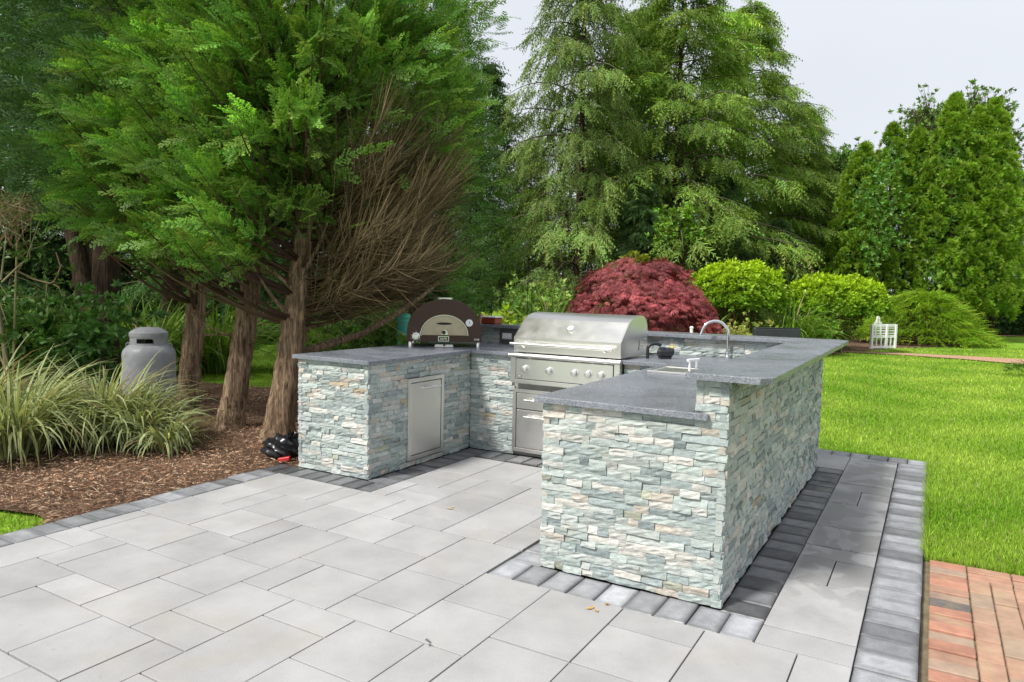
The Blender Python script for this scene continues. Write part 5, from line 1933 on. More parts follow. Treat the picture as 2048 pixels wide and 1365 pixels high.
broadleaf('maple_tree', 'leafy tree rising behind the arborvitae with sparse topmost twigs', on_ground(1885, 34), 11.3, 3.0, 601, 5600, (0.065, 0.135, 0.025), (0.160, 0.280, 0.040), None, (0.13, 0.22), 0.35, 56)
broadleaf('maple_tree', 'dark leafy tree between the tall conifers and the arborvitae', on_ground(1640, 33), 8.3, 2.6, 602, 4600, (0.060, 0.145, 0.030), (0.150, 0.300, 0.055), None, (0.14, 0.24), 0.45, 44)
broadleaf('maple_tree', 'leafy tree at the right edge of the picture beside the grey house', on_ground(2095, 31), 8.0, 1.9, 603, 2600, (0.050, 0.115, 0.026), (0.125, 0.220, 0.045), None, (0.12, 0.20), 0.6, 34)
broadleaf('sapling_tree', 'bright green sapling in front of the broad conifer', on_ground(1340, 21.5), 4.2, 0.9, 604, 620, (0.095, 0.200, 0.025), (0.220, 0.400, 0.045), None, (0.12, 0.20), 0.55, 18, 0.04)
broadleaf('sapling_tree', 'yellow-green sapling just left above the red maple', on_ground(1262, 20.0), 2.75, 0.42, 605, 200, (0.150, 0.200, 0.020), (0.290, 0.350, 0.030), None, (0.12, 0.20), 0.45, 10, 0.03)

# ------------------------------------------------------------------ red laceleaf maple
mp_b = on_ground(1279, 13.5); mp_b[2] = -0.04
mp = thing('red_maple', 'low domed red laceleaf maple behind the grill', 'tree', mp_b)
rg = np.random.default_rng(611)
mb = MB()
for k in range(9):
    az = k * 0.7
    out = np.array([math.cos(az), math.sin(az), 0])
    mb.tube(bez(mp_b + out * 0.05, mp_b + out * 0.25 + [0, 0, 1.0], mp_b + out * rg.uniform(0.7, 1.1) + [0, 0, rg.uniform(1.3, 1.8)], 10), np.linspace(0.06, 0.012, 10), 7)
mb.build('trunk', M['bark_dark'], mp, smooth=3.2)
lv = Leaves()
Rm, Hm = 1.31, 2.12
for layer in range(175):                                     # overlapping drooping tiers
    az = rg.uniform(0, 6.283); th = math.asin(rg.uniform(-0.05, 1.0))
    out = np.array([math.cos(az), math.sin(az), 0])
    rr = Rm * math.cos(th) ** 0.85 * rg.uniform(0.78, 1.07)
    zc = 0.72 + (Hm - 0.72) * math.sin(th) * rg.uniform(0.93, 1.04)
    c = mp_b + out * rr + np.array([0, 0, zc])
    k = 62
    u = rg.normal(0, 1, (k, 2))
    tang = np.array([-out[1], out[0], 0])
    slope = nrm(out * (0.25 + math.sin(th)) + np.array([0, 0, -math.cos(th) * 0.9]))
    P = c + tang * u[:, :1] * 0.20 + slope * np.abs(u[:, 1:]) * 0.17 - np.array([0, 0, 1.0]) * (np.abs(u[:, :1]) ** 2 * 0.03) + rg.normal(0, 0.025, (k, 3))
    Dv = out * 0.8 + np.array([0, 0, -0.45]) + tang * u[:, :1] * 0.4 + rg.normal(0, 0.25, (k, 3))
    e = math.exp(rg.normal(0, 0.28))
    for q in range(3):
        m = np.arange(k) % 3 == q
        lv.put(LACE[q], P[m], Dv[m], rg.normal(0, 0.4, (m.sum(), 3)) + [0, 0, 1] + out * 0.5, rg.uniform(0.085, 0.14, m.sum()), vary(rg, np.array((0.165, 0.032, 0.042)) * e, m.sum(), 0.08, 0.2), vary(rg, np.array((0.450, 0.115, 0.125)) * e, m.sum(), 0.08, 0.25))
lv.build('crown', M['leaf'], mp)


# ------------------------------------------------------------------ clipped privets
def privet(label, base, R, H, seed):
    rg = np.random.default_rng(seed)
    base = np.asarray(base, float)
    t = thing('privet_shrub', label, 'shrub', base, 'rounded yellow-green privets')
    paths, rads = [], []
    for k in range(46):
        az = rg.uniform(0, 6.283); sp = rg.uniform(0.15, 0.85) * R
        out = np.array([math.cos(az), math.sin(az), 0])
        p = base + out * rg.uniform(0.05, 0.30)
        paths.append(bez(p, p + out * sp * 0.4 + [0, 0, H * 0.45], base + out * sp + [0, 0, H * 0.82], 8)); rads.append(np.linspace(0.022, 0.006, 8))
    V, F, C = twigs_mesh(np.array(paths), np.array(rads), vary(rg, (0.16, 0.11, 0.065), len(paths)), 5)
    link_mesh('stems', V, F, M['twig'], t, C)
    lv = Leaves()
    n = 2600
    az = rg.uniform(0, 6.283, n)
    s = rg.uniform(0, 1, n)
    th = np.arcsin(np.clip(rg.uniform(-0.10, 1.0, n), -1, 1))
    lump = 1 + 0.05 * np.sin(az * 5 + 3 * th) + 0.05 * np.sin(az * 9 - th * 6) + 0.04 * np.sin(az * 14 + th * 11)
    lump = np.where(rg.random(n) < 0.04, lump * rg.uniform(1.03, 1.09, n), lump)
    rr = R * np.cos(th) ** 0.7 * lump * rg.uniform(0.86, 1.03, n)
    z = H * 0.56 + H * 0.44 * np.sin(th) * rg.uniform(0.88, 1.03, n) * lump
    P = base + np.stack([rr * np.cos(az), rr * np.sin(az), z], 1)
    out = np.stack([np.cos(az) * np.cos(th), np.sin(az) * np.cos(th), np.sin(th)], 1)
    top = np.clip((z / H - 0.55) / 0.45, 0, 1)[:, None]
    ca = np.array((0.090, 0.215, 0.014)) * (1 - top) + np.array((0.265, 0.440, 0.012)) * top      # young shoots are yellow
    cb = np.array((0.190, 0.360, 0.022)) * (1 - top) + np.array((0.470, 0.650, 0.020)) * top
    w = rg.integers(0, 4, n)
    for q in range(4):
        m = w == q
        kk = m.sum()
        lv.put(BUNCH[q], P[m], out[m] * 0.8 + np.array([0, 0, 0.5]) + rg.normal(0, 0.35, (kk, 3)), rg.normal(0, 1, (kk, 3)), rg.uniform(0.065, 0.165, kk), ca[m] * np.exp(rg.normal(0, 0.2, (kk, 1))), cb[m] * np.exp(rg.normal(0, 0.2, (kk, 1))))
    n = 620                                                  # sparse leaves among the stems
    i = rg.integers(0, len(paths), n); f = rg.uniform(0.15, 0.85, n)
    Q = np.array(paths)[i, (f * 7).astype(int)] + rg.normal(0, 0.06, (n, 3))
    lv.put(BUNCH[0], Q, rg.normal(0, 1, (n, 3)), rg.normal(0, 1, (n, 3)), rg.uniform(0.07, 0.12, n), vary(rg, (0.060, 0.120, 0.016), n), vary(rg, (0.130, 0.220, 0.025), n))
    lv.build('crown', M['leaf'], t)
    return t


pb1 = on_ground(1470, 18.5); pb2 = on_ground(1668, 19.6)
privet('rounded yellow-green privet next to the red maple', pb1, 1.14, 2.22, 621)
privet('rounded yellow-green privet next to the white bench', pb2, 1.24, 1.97, 622)

# ------------------------------------------------------------------ spreading juniper
jb = on_ground(1858, 23.4)
jn = thing('spreading_juniper', 'wide mounded green juniper behind the white bench', 'shrub', jb)
rg = np.random.default_rng(631)
lv = Leaves()
paths, rads = [], []
for k in range(520):
    az = rg.uniform(0, 6.283)
    s = rg.random() ** 0.55
    out = np.array([math.cos(az), math.sin(az), 0])
    ox = R2D * (out @ np.array([1.0, 0, 0])) * 1.95 + F2D * (out @ np.array([0, 1.0, 0])) * 1.5
    hgt = 1.62 * (1 - s ** 1.5) * rg.uniform(0.90, 1.04) + 0.12
    side_ = ox @ R2D
    hgt *= 1.0 - 0.16 * (side_ * s)                           # lower towards its right side
    c = jb + ox * s + np.array([0, 0, max(0.12, hgt)])
    if k % 6 == 0:
        paths.append(bez(jb + ox * 0.05, jb + ox * s * 0.5 + [0, 0, hgt * 0.8], c, 8)); rads.append(np.linspace(0.03, 0.006, 8))
    kk = 13
    P = c + rg.normal(0, 1, (kk, 3)) * np.array([0.16, 0.16, 0.035])
    d0 = nrm(ox)
    Dv = d0 * 1.0 + rg.normal(0, 0.35, (kk, 3)) + np.array([0, 0, 0.12])
    e = math.exp(rg.normal(0, 0.25))
    for q in range(2):
        m = np.arange(kk) % 2 == q
        lv.put(SPRAYS[q], P[m], Dv[m], rg.normal(0, 0.2, (m.sum(), 3)) + [0, 0, 1], rg.uniform(0.20, 0.36, m.sum()), vary(rg, np.array((0.090, 0.205, 0.018)) * e, m.sum()), vary(rg, np.array((0.400, 0.620, 0.040)) * e, m.sum()))
lv.build('crown', M['needle'], jn)
V, F, C = twigs_mesh(np.array(paths), np.array(rads), vary(rg, (0.10, 0.07, 0.05), len(paths)), 4)
link_mesh('branches', V, F, M['twig'], jn, C)
rg = np.random.default_rng(633)
jb2 = gnd(2062, 755, -0.05)
j2 = thing('juniper_shrub', 'small juniper clump in the lawn at the right edge', 'shrub', jb2)
lv = Leaves(); k = 260
az = rg.uniform(0, 6.283, k); s = rg.random(k) ** 0.6 * 0.42
P = jb2 + np.stack([np.cos(az) * s, np.sin(az) * s, 0.08 + 0.20 * (1 - (s / 0.42) ** 2) * rg.uniform(0.7, 1, k)], 1)
lv.put(SPRAYS[1], P, np.stack([np.cos(az), np.sin(az), np.full(k, 0.5)], 1) + rg.normal(0, 0.3, (k, 3)), rg.normal(0, 0.4, (k, 3)) + [0, 0, 1], rg.uniform(0.12, 0.2, k), vary(rg, (0.045, 0.110, 0.014), k), vary(rg, (0.14, 0.26, 0.022), k))
lv.build('crown', M['needle'], j2)
mb = MB(); mb.tube([jb2, jb2 + (0.02, 0.01, 0.14)], [0.02, 0.01], 6); mb.build('stem', M['bark_dark'], j2)


# ------------------------------------------------------------------ ornamental grasses
def grass_clump(name, label, base, n, H, spread, seed, cols, group, w=0.011, arch=0.55):
    rg = np.random.default_rng(seed)
    base = np.asarray(base, float)
    t = thing(name, label, 'ornamental grass', base, group)
    m = 8
    tt = np.linspace(0, 1, m)
    V, F, C = [], [], []
    az = rg.uniform(0, 6.283, n)
    r0 = rg.random(n) ** 0.7 * spread * 0.40
    L = H * rg.uniform(0.6, 1.35, n)
    el = rg.uniform(0.95, 1.5, n)
    bend = rg.uniform(0.5, 2.1, n) * arch * 1.6
    out = np.stack([np.cos(az), np.sin(az), np.zeros(n)], 1)
    p = base + np.stack([np.cos(az + rg.normal(0, 0.5, n)) * r0, np.sin(az + rg.normal(0, 0.5, n)) * r0, np.zeros(n)], 1)
    pts = [p]
    for i in range(1, m):
        a = el - bend * (tt[i] ** 1.6) * 1.35
        stepv = out * np.cos(a)[:, None] + np.array([0, 0, 1.0]) * np.sin(a)[:, None]
        p = p + stepv * (L / (m - 1))[:, None]
        p = p.copy(); p[:, 2] = np.maximum(p[:, 2], base[2] + 0.01)
        pts.append(p)
    pts = np.stack(pts, 1)
    side = np.stack([-np.sin(az), np.cos(az), rg.normal(0, 0.35, n)], 1); side = nrm(side)
    wd = w * np.array([0.7, 1.0, 1.1, 1.1, 1.0, 0.8, 0.5, 0.1])
    a_ = pts - side[:, None, :] * wd[None, :, None]; c_ = pts + side[:, None, :] * wd[None, :, None]
    # pale margins: centre strip between two edge strips
    b1 = pts - side[:, None, :] * wd[None, :, None] * 0.42; b2 = pts + side[:, None, :] * wd[None, :, None] * 0.42
    st = np.stack([a_, b1, b2, c_], 2)                         # n, m, 4, 3
    V = st.reshape(-1, 3)
    i, j, q = np.meshgrid(np.arange(n), np.arange(m - 1), np.arange(3), indexing='ij')
    b0 = (i * m + j) * 4 + q
    F = np.stack([b0, b0 + 1, b0 + 5, b0 + 4], -1).reshape(-1, 4)
    mixer = rg.random((n, 1))
    core = np.array(cols[0]) * (1 - mixer) + np.array(cols[1]) * mixer
    core = core * np.exp(rg.normal(0, 0.22, (n, 1)))
    edge = np.array(cols[2]) * np.exp(rg.normal(0, 0.22, (n, 1))) * (0.6 + 0.4 * mixer)
    dry = rg.random(n) < 0.07
    core[dry] = np.array((0.30, 0.22, 0.12)); edge[dry] = np.array((0.36, 0.28, 0.16))
    C = np.zeros((n, m, 4, 3))
    C[:, :, 0] = edge[:, None]; C[:, :, 3] = edge[:, None]; C[:, :, 1] = core[:, None]; C[:, :, 2] = core[:, None]
    link_mesh('blades', V, F, M['blade'], t, C.reshape(-1, 3))
    mb = MB()
    mb.lathe([(spread * 0.30, -0.02), (spread * 0.26, 0.03), (spread * 0.10, 0.06), (0.0, 0.065)], base, None, 12)
    mb.build('root_crown', M['mulch'], t, smooth=3.2)
    return t


VAR = [(0.145, 0.225, 0.085), (0.330, 0.380, 0.105), (0.640, 0.660, 0.430)]
grp = 'variegated grasses along the mulch bed'
for i, (px, py, n, H, sp, lab) in enumerate(((30, 908, 420, 0.86, 0.52, 'variegated grass clump at the left edge of the picture'),
                                             (-70, 880, 300, 0.95, 0.60, 'variegated grass clump cut off by the left frame edge'),
                                             (205, 880, 400, 0.78, 0.56, 'variegated grass clump in the middle of the bed, in front of the gas tank'),
                                             (272, 888, 300, 0.60, 0.50, 'low variegated grass clump nearest the cedar trunks'),
                                             (332, 902, 110, 0.42, 0.30, 'small drooping variegated tuft at the front of the bed'))):
    grass_clump('variegated_grass', lab, gnd(px, py, -0.02), int(n * 1.7), H, sp, 700 + i, VAR, grp, 0.0085, 0.62)
GRN = [(0.085, 0.200, 0.025), (0.180, 0.320, 0.040), (0.240, 0.360, 0.065)]
for i, (px, d, n, H, lab) in enumerate(((430, 12.2, 420, 1.25, 'green ornamental grass behind the first two brown trunks'), (300, 11.5, 380, 1.25, 'green ornamental grass behind the gas tank'),
                                        (660, 12.6, 420, 1.30, 'green ornamental grass behind the trunk nearest the counter'), (740, 11.5, 420, 1.05, 'green ornamental grass left of the pizza oven'),
                                        (235, 13.0, 300, 1.30, 'green ornamental grass left of the gas tank'), (1100, 15.0, 420, 1.45, 'green ornamental grass left of the red maple'),
                                        (1578, 18.3, 460, 1.55, 'pale green ornamental grass between the two privets'), (1030, 12.0, 260, 1.25, 'bright green grass behind the grill hood corner'), (1395, 15.5, 300, 1.0, 'green grass under the right side of the red maple'))):
    b = on_ground(px, d); b[2] = -0.03
    grass_clump('ornamental_grass', lab, b, n, H, 0.9, 730 + i, GRN, 'green ornamental grasses in the back beds', 0.014, 0.5)


# ------------------------------------------------------------------ broadleaf shrubs
def shrub(name, label, base, R, H, seed, n, col, tip, leaf=(0.08, 0.13), group=None, stems=14, z0=0.15, stemcol=(0.16, 0.115, 0.07), sr=0.012):
    col = np.array(col) * 1.6; tip = np.array(tip) * 1.6
    rg = np.random.default_rng(seed)
    base = np.asarray(base, float)
    t = thing(name, label, 'shrub', base, group)
    paths, rads = [], []
    for k in range(stems):
        az = rg.uniform(0, 6.283); sp = rg.uniform(0.2, 0.95) * R
        out = np.array([math.cos(az), math.sin(az), 0])
        p = base + out * 0.05
        paths.append(bez(p, p + out * sp * 0.25 + [0, 0, H * 0.55], base + out * sp + [0, 0, H * rg.uniform(0.6, 0.98)], 9)); rads.append(np.linspace(sr, 0.003, 9))
    V, F, C = twigs_mesh(np.array(paths), np.array(rads), vary(rg, stemcol, len(paths)), 5)
    link_mesh('stems', V, F, M['twig'], t, C)
    lv = Leaves()
    i = rg.integers(0, len(paths), n); f = rg.uniform(0.25, 1.0, n)
    pa = np.array(paths)
    ii = np.minimum((f * 8).astype(int), 7)
    Q = pa[i, ii] * (1 - (f * 8 - ii))[:, None] + pa[i, ii + 1] * (f * 8 - ii)[:, None] + rg.normal(0, 1, (n, 3)) * R * np.array([0.20, 0.20, 0.13])
    Q[:, 2] = np.maximum(Q[:, 2], base[2] + z0 * H)
    w = rg.integers(0, 4, n)
    for q in range(4):
        m = w == q
        kk = m.sum()
        lv.put(BUNCH[q], Q[m], rg.normal(0, 0.7, (kk, 3)) + [0, 0, 0.3], rg.normal(0, 0.6, (kk, 3)) + [0, 0, 1], rg.uniform(*leaf, kk), vary(rg, col, kk), vary(rg, tip, kk))
    lv.build('leaves', M['leaf'], t)
    return t


shrub('leafy_shrub', 'dark green leafy shrub behind the variegated grasses at the left', gnd(130, 800, -0.03), 0.95, 1.25, 801, 620, (0.030, 0.085, 0.020), (0.085, 0.180, 0.038), (0.09, 0.15), None, 18, 0.2)
shrub('leafy_shrub', 'bushy shrub half cut off by the left edge of the picture', gnd(20, 800, -0.03), 0.8, 1.35, 802, 420, (0.034, 0.090, 0.020), (0.095, 0.185, 0.040), (0.08, 0.14), None, 14, 0.2)
shrub('lime_shrub', 'lime green shrub just right of the pizza oven', on_ground(985, 11.5), 0.75, 1.25, 803, 620, (0.150, 0.240, 0.018), (0.330, 0.430, 0.030), (0.08, 0.13), None, 14, 0.2)
shrub('lime_shrub', 'yellowish low shrub under the right side of the red maple', on_ground(1400, 13.2), 0.75, 0.98, 804, 460, (0.130, 0.170, 0.030), (0.330, 0.330, 0.090), (0.06, 0.10), None, 16, 0.1)
shrub('lime_shrub', 'yellowish low shrub in front of the privet by the maple', on_ground(1490, 14.5), 0.85, 0.95, 805, 420, (0.110, 0.160, 0.030), (0.280, 0.310, 0.080), (0.06, 0.10), None, 16, 0.1)
shrub('leafy_shrub', 'small green shrub at the foot of the privet by the bench', on_ground(1640, 18.3), 0.75, 1.05, 806, 420, (0.060, 0.130, 0.018), (0.150, 0.250, 0.030), (0.08, 0.13), None, 12, 0.1)
shrub('leafy_shrub', 'green underbrush left of the pizza oven in the shade', on_ground(780, 9.2), 0.9, 1.25, 807, 620, (0.045, 0.110, 0.020), (0.110, 0.210, 0.035), (0.08, 0.14), None, 14, 0.1)
shrub('leafy_shrub', 'pale green bush left behind the red maple', on_ground(1060, 19.0), 1.3, 1.75, 808, 620, (0.085, 0.160, 0.030), (0.190, 0.290, 0.060), (0.12, 0.2), None, 14, 0.1)

# leggy bare shrub at the left edge
tw = thing('twiggy_shrub', 'tall leggy shrub with pale stems and few leaves at the left edge', 'shrub', gnd(18, 815, -0.03))
tb = gnd(18, 815, -0.03); td = (tb - CAM) @ FW
rg = np.random.default_rng(811)
paths, rads = [], []


def pathpx(lst, dd=0.0, m=14):
    P = np.array([dep(x, y, td + dd) for x, y in lst])
    tt = np.linspace(0, len(lst) - 1, m)
    return np.stack([np.interp(tt, range(len(lst)), P[:, i]) for i in range(3)], 1)


for lst, r, dd in (([(18, 812), (10, 700), (0, 640), (-5, 560)], 0.035, 0), ([(28, 812), (28, 690), (33, 520), (38, 420), (50, 385)], 0.016, 0.1), ([(2, 560), (12, 480), (14, 440), (18, 390)], 0.012, 0), ([(4, 565), (35, 535), (52, 520), (80, 440)], 0.013, -0.1),
                   ([(36, 543), (70, 560), (106, 569), (122, 535), (112, 505)], 0.013, -0.2), ([(0, 570), (20, 600), (60, 596), (80, 580)], 0.006, 0), ([(0, 605), (8, 630), (15, 650)], 0.009, -0.1), ([(33, 520), (60, 500), (90, 490), (110, 470)], 0.006, 0.1), ([(106, 569), (118, 575), (124, 592)], 0.005, -0.2), ([(94, 566), (92, 590), (88, 610)], 0.005, -0.2), ([(36, 543), (60, 505), (40, 470), (80, 450)], 0.006, 0.1), ([(0, 480), (30, 440), (60, 400), (66, 380)], 0.007, 0.0), ([(10, 470), (40, 450), (70, 432), (82, 412)], 0.006, 0.0)):
    paths.append(pathpx(lst, dd)); rads.append(np.linspace(r, r * 0.45, 14))
for k in range(60):                                          # fine twigs at the top
    a = pathpx([(rg.uniform(-20, 60), rg.uniform(400, 520)), (rg.uniform(-20, 80), rg.uniform(385, 450)), (rg.uniform(-20, 95), rg.uniform(375, 440))], rg.uniform(-0.2, 0.2))
    paths.append(a); rads.append(np.linspace(0.0045, 0.002, 14))
V, F, C = twigs_mesh(np.array(paths), np.array(rads), vary(rg, (0.30, 0.22, 0.13), len(paths)), 6)
link_mesh('stems', V, F, M['twig'], tw, C)
lv = Leaves()
k = 210
Q = np.array([dep(rg.uniform(-30, 90), rg.uniform(380, 520), td + rg.uniform(-0.3, 0.3)) for _ in range(k)])
Q = np.concatenate([Q, np.array([dep(rg.uniform(20, 150), rg.uniform(480, 640), td + rg.uniform(-0.3, 0.3)) for _ in range(150)])])
k = len(Q)
lv.put(LEAF, Q, rg.normal(0, 1, (k, 3)), rg.normal(0, 0.6, (k, 3)) + [0, 0, 1], rg.uniform(0.05, 0.10, k), vary(rg, (0.060, 0.135, 0.030), k), vary(rg, (0.140, 0.240, 0.060), k))
lv.build('leaves', M['leaf'], tw)

# hedge at far right
hb = on_ground(2080, 31)
hg = thing('clipped_hedge', 'dark green hedge in the shade at the right edge', 'hedge', hb)
rg = np.random.default_rng(821)
lv = Leaves()
k = 5200
u = rg.uniform(-5.2, 5.2, k); v = rg.uniform(0, 1.75, k); wv = rg.uniform(-0.75, 0.75, k)
face = rg.random(k)
wv = np.where(face < 0.7, -0.72 + np.abs(rg.normal(0, 0.06, k)), wv); v = np.where(face >= 0.7, 1.7 + rg.normal(0, 0.06, k), v)
P = hb + R2D * u[:, None] + F2D * wv[:, None] + np.stack([np.zeros(k), np.zeros(k), v], 1)
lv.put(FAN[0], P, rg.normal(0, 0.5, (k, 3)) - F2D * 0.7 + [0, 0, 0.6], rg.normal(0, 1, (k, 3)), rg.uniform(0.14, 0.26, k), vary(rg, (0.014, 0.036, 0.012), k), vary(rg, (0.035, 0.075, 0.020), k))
lv.build('leaves', M['needle'], hg)
mb = MB()
for s in np.linspace(-4.8, 4.8, 9):
    mb.tube([hb + R2D * s, hb + R2D * s + np.array([0, 0, 1.3])], [0.05, 0.03], 6)
mb.build('stems', M['bark_dark'], hg)
# dense twig core so the hedge is not see-through
mb = MB()
mb.obox(hb + np.array([0, 0, 0.80]), np.array([R2D, F2D, [0, 0, 1.0]]), (5.0, 0.45, 0.78))
mb.build('inner_twigs', M['mulch'], hg)
# ------------------------------------------------------------------ gas tank
tb_ = gnd(300, 812, -0.03)
tk = thing('propane_tank', 'grey steel propane tank with collar and lifting rings behind the grasses', 'gas tank', tb_)
td_ = (tb_ - CAM) @ FW
px2m = td_ / FPX
Rt = 48.5 * px2m
ztop = 0.0
zt = lambda py: (dep(300, py, td_))[2] - tb_[2]
z_sh, z_neck, z_cap0, z_cap1 = zt(703), zt(690), zt(672), zt(657)
mb = MB()
prof = [(Rt * 0.80, 0.0), (Rt * 0.80, 0.05), (Rt * 0.92, 0.08), (Rt, 0.16), (Rt, z_sh - 0.03), (Rt * 0.975, z_sh + 0.01), (Rt * 0.90, z_sh + 0.045), (Rt * 0.76, z_neck + 0.004), (Rt * 0.55, z_neck + 0.02), (0.0, z_neck + 0.02)]
mb.lathe(prof, tb_, None, 36)
mb.build('vessel', M['tank'], tk, smooth=0.9)
# collar with an oval hand hole facing the viewer
mb = MB()
n = 40
rc = Rt * 0.70
va = nrm(CAM - tb_); a0 = math.atan2(va[1], va[0]) - 0.22 - math.pi / 2 * 0
zs = [z_neck, z_neck + (z_cap0 - z_neck) * 0.30, z_neck + (z_cap0 - z_neck) * 0.80, z_cap0 + 0.012]
for side in (1.0, 0.965):
    V = []
    for z in zs:
        for k in range(n):
            t = a0 + k * 2 * math.pi / n
            V.append(tb_ + np.array([math.cos(t) * rc * side, math.sin(t) * rc * side, z]))
    F = []
    for j in range(3):
        for k in range(n):
            if j == 1 and (k < 3 or k >= n - 3):
                continue
            if j == 1 and n // 2 - 3 <= k < n // 2 + 3:
                continue
            k2 = (k + 1) % n
            F.append((j * n + k, j * n + k2, (j + 1) * n + k2, (j + 1) * n + k))
    mb.add(V, F)
mb.build('collar', M['tank'], tk, smooth=0.9)
mb = MB()
mb.lathe([(rc * 1.04, z_cap0 + 0.0), (rc * 1.04, z_cap0 + 0.045), (rc * 0.98, z_cap0 + 0.058), (rc * 0.62, z_cap1 + 0.012), (0, z_cap1 + 0.022)], tb_, None, 36)
mb.build('cap', M['tank'], tk, smooth=0.7)
mb = MB()
mb.lathe([(0.04, z_neck + 0.01), (0.04, z_neck + 0.06), (0.02, z_neck + 0.09)], tb_, None, 12)
mb.build('valve', M['black_gap'], tk)
for s in (-1, 1):
    c = tb_ + R2D * s * Rt * 0.86 + np.array([0, 0, z_neck - 0.002])
    th = np.linspace(0, 2 * math.pi, 17)
    mb = MB()
    mb.tube([c + R2D * 0.026 * math.cos(q) + np.array([0, 0, 0.026 * math.sin(q)]) for q in th], 0.006, 8, caps=False)
    mb.build('lifting_ring', M['tank'], tk, smooth=0.9)

# ------------------------------------------------------------------ black bag by the left counter
bb = gnd(566, 915, -0.02)
bg = thing('rubbish_bag', 'crumpled black plastic bag lying against the foot of the stone counter', 'bag', bb)
rg = np.random.default_rng(901)
bm = bmesh.new()
bmesh.ops.create_icosphere(bm, subdivisions=4, radius=1.0)
for v in bm.verts:
    p = v.co
    f = 1 + 0.13 * math.sin(7 * p.x + 3 * p.z) * math.sin(6 * p.y + 1) + 0.10 * math.sin(11 * p.z + 9 * p.x + 4 * p.y) + 0.06 * abs(math.sin(17 * p.x - 13 * p.y + 5 * p.z)) + rg.normal(0, 0.012)
    v.co = Vector((p.x * 0.165 * f, p.y * 0.125 * f, max(-0.085, p.z * 0.105 * f)))
V = np.array([v.co[:] for v in bm.verts]); F = [[v.index for v in f.verts] for f in bm.faces]
bm.free()
Rz = np.array([R2D, F2D, [0, 0, 1.0]])
link_mesh('film', bb + np.array([0, 0, 0.085]) + V @ Rz, F, M['bag'], bg, None, 0.9)
mb = MB()
tp = bb + R2D * 0.07 + np.array([0, 0, 0.15])
V, F = [], []
for k in range(14):
    t = k / 14 * 2 * math.pi
    r_ = 0.055 + 0.03 * math.sin(k * 2.1)
    V.append(tp + R2D * 0.035 * math.cos(t) + F2D * 0.03 * math.sin(t) + np.array([0, 0, 0.0]))
    V.append(tp + R2D * (0.02 + r_ * math.cos(t)) + F2D * r_ * math.sin(t) + np.array([0, 0, 0.055 + 0.02 * math.sin(k * 1.7)]))
for k in range(14):
    a, b = 2 * k, 2 * ((k + 1) % 14)
    F.append((a, b, b + 1, a + 1))
mb.add(V, F)
mb.build('bag_neck', M['bag'], bg)
rd = bb + R2D * 0.060 - F2D * 0.155
mb = MB()
mb.obox(rd + np.array([0, 0, 0.022]), np.array([nrm(R2D + np.array([0, 0, 0.18])), F2D, [0, 0, 1.0]]), (0.050, 0.022, 0.016), (1, 1, 1), 0.004)
mb.build('red_flap', M['red_plastic'], bg)

# ------------------------------------------------------------------ white garden bench, end-on on the far lawn
wb0 = gnd(1771, 697.5, -0.04)
bn_ = thing('garden_bench', 'white wooden garden bench with arched crest beside the wide juniper', 'bench', wb0)
bd_ = (wb0 - CAM) @ FW
s_ = bd_ / FPX
rax = nrm(np.array([RT[0], RT[1], 0.0]))
# two visible sides meeting at a corner post: the back rail runs left, the end panel runs right and away
ua = nrm(-rax * 0.93 - F2D * 0.36)                         # along the back, to the left and nearer
ub = nrm(rax * 0.90 + F2D * 0.43)                          # along the end panel, to the right and away
corner = wb0.copy()
La, Lb = 36 * s_ / 0.93, 24 * s_ / 0.90
Hp = 48 * s_


def bpos(a, b, z):
    return corner + ua * a * La + ub * b * Lb + np.array([0, 0, z])


def bpost(a, b, z0, z1, r=0.026, name='post'):
    mb = MB()
    p0, p1 = bpos(a, b, z0), bpos(a, b, z1)
    mb.obox((p0 + p1) / 2, np.array([ua, np.cross([0, 0, 1.0], ua), [0, 0, 1.0]]), (r, r, (z1 - z0) / 2), (1, 1, 1), 0.004)
    return mb.build(name, M['white_paint'], bn_)


def brail(a0, b0, a1, b1, z, h, r=0.014, name='rail'):
    p0, p1 = bpos(a0, b0, z), bpos(a1, b1, z)
    d = p1 - p0
    l = np.linalg.norm(d)
    d = d / l
    mb = MB()
    mb.obox((p0 + p1) / 2, np.array([d, np.cross([0, 0, 1.0], d), [0, 0, 1.0]]), (l / 2, r, h), (1, 1, 1), 0.003)
    return mb.build(name, M['white_paint'], bn_)


for (a, b) in ((0, 0), (1, 0), (0, 1)):
    bpost(a, b, 0.0, Hp, 0.036, 'leg')
for z, h, nm in ((Hp * 0.96, 0.040, 'top_rail'), (Hp * 0.50, 0.042, 'seat_rail'), (Hp * 0.06, 0.034, 'bottom_rail')):
    brail(0.03, 0, 0.97, 0, z, h, 0.016, nm); brail(0, 0.05, 0, 0.95, z, h, 0.016, nm)
for k in range(3):
    z = Hp * (0.63 + 0.110 * k)
    brail(0.03, 0, 0.97, 0, z, 0.017, 0.010, 'slat'); brail(0, 0.05, 0, 0.95, z, 0.017, 0.010, 'slat')
for a in (0.42, 0.78):
    mb = MB(); p0, p1 = bpos(a, 0, Hp * 0.5), bpos(a, 0, Hp * 0.97)
    mb.obox((p0 + p1) / 2, np.array([ua, np.cross([0, 0, 1.0], ua), [0, 0, 1.0]]), (0.024, 0.020, (p1[2] - p0[2]) / 2))
    mb.build('upright', M['white_paint'], bn_)
for a in (0.34, 0.66):
    bpost(a, 0, Hp * 0.08, Hp * 0.48, 0.020, 'spindle')
bpost(0, 0.5, Hp * 0.08, Hp * 0.48, 0.020, 'spindle')
mb = MB()
pz = Hp + 0.01
AB = np.array([ua, [0, 0, 1.0], np.cross(ua, [0, 0, 1.0])])
ctr = bpos(0.62, 0, pz)
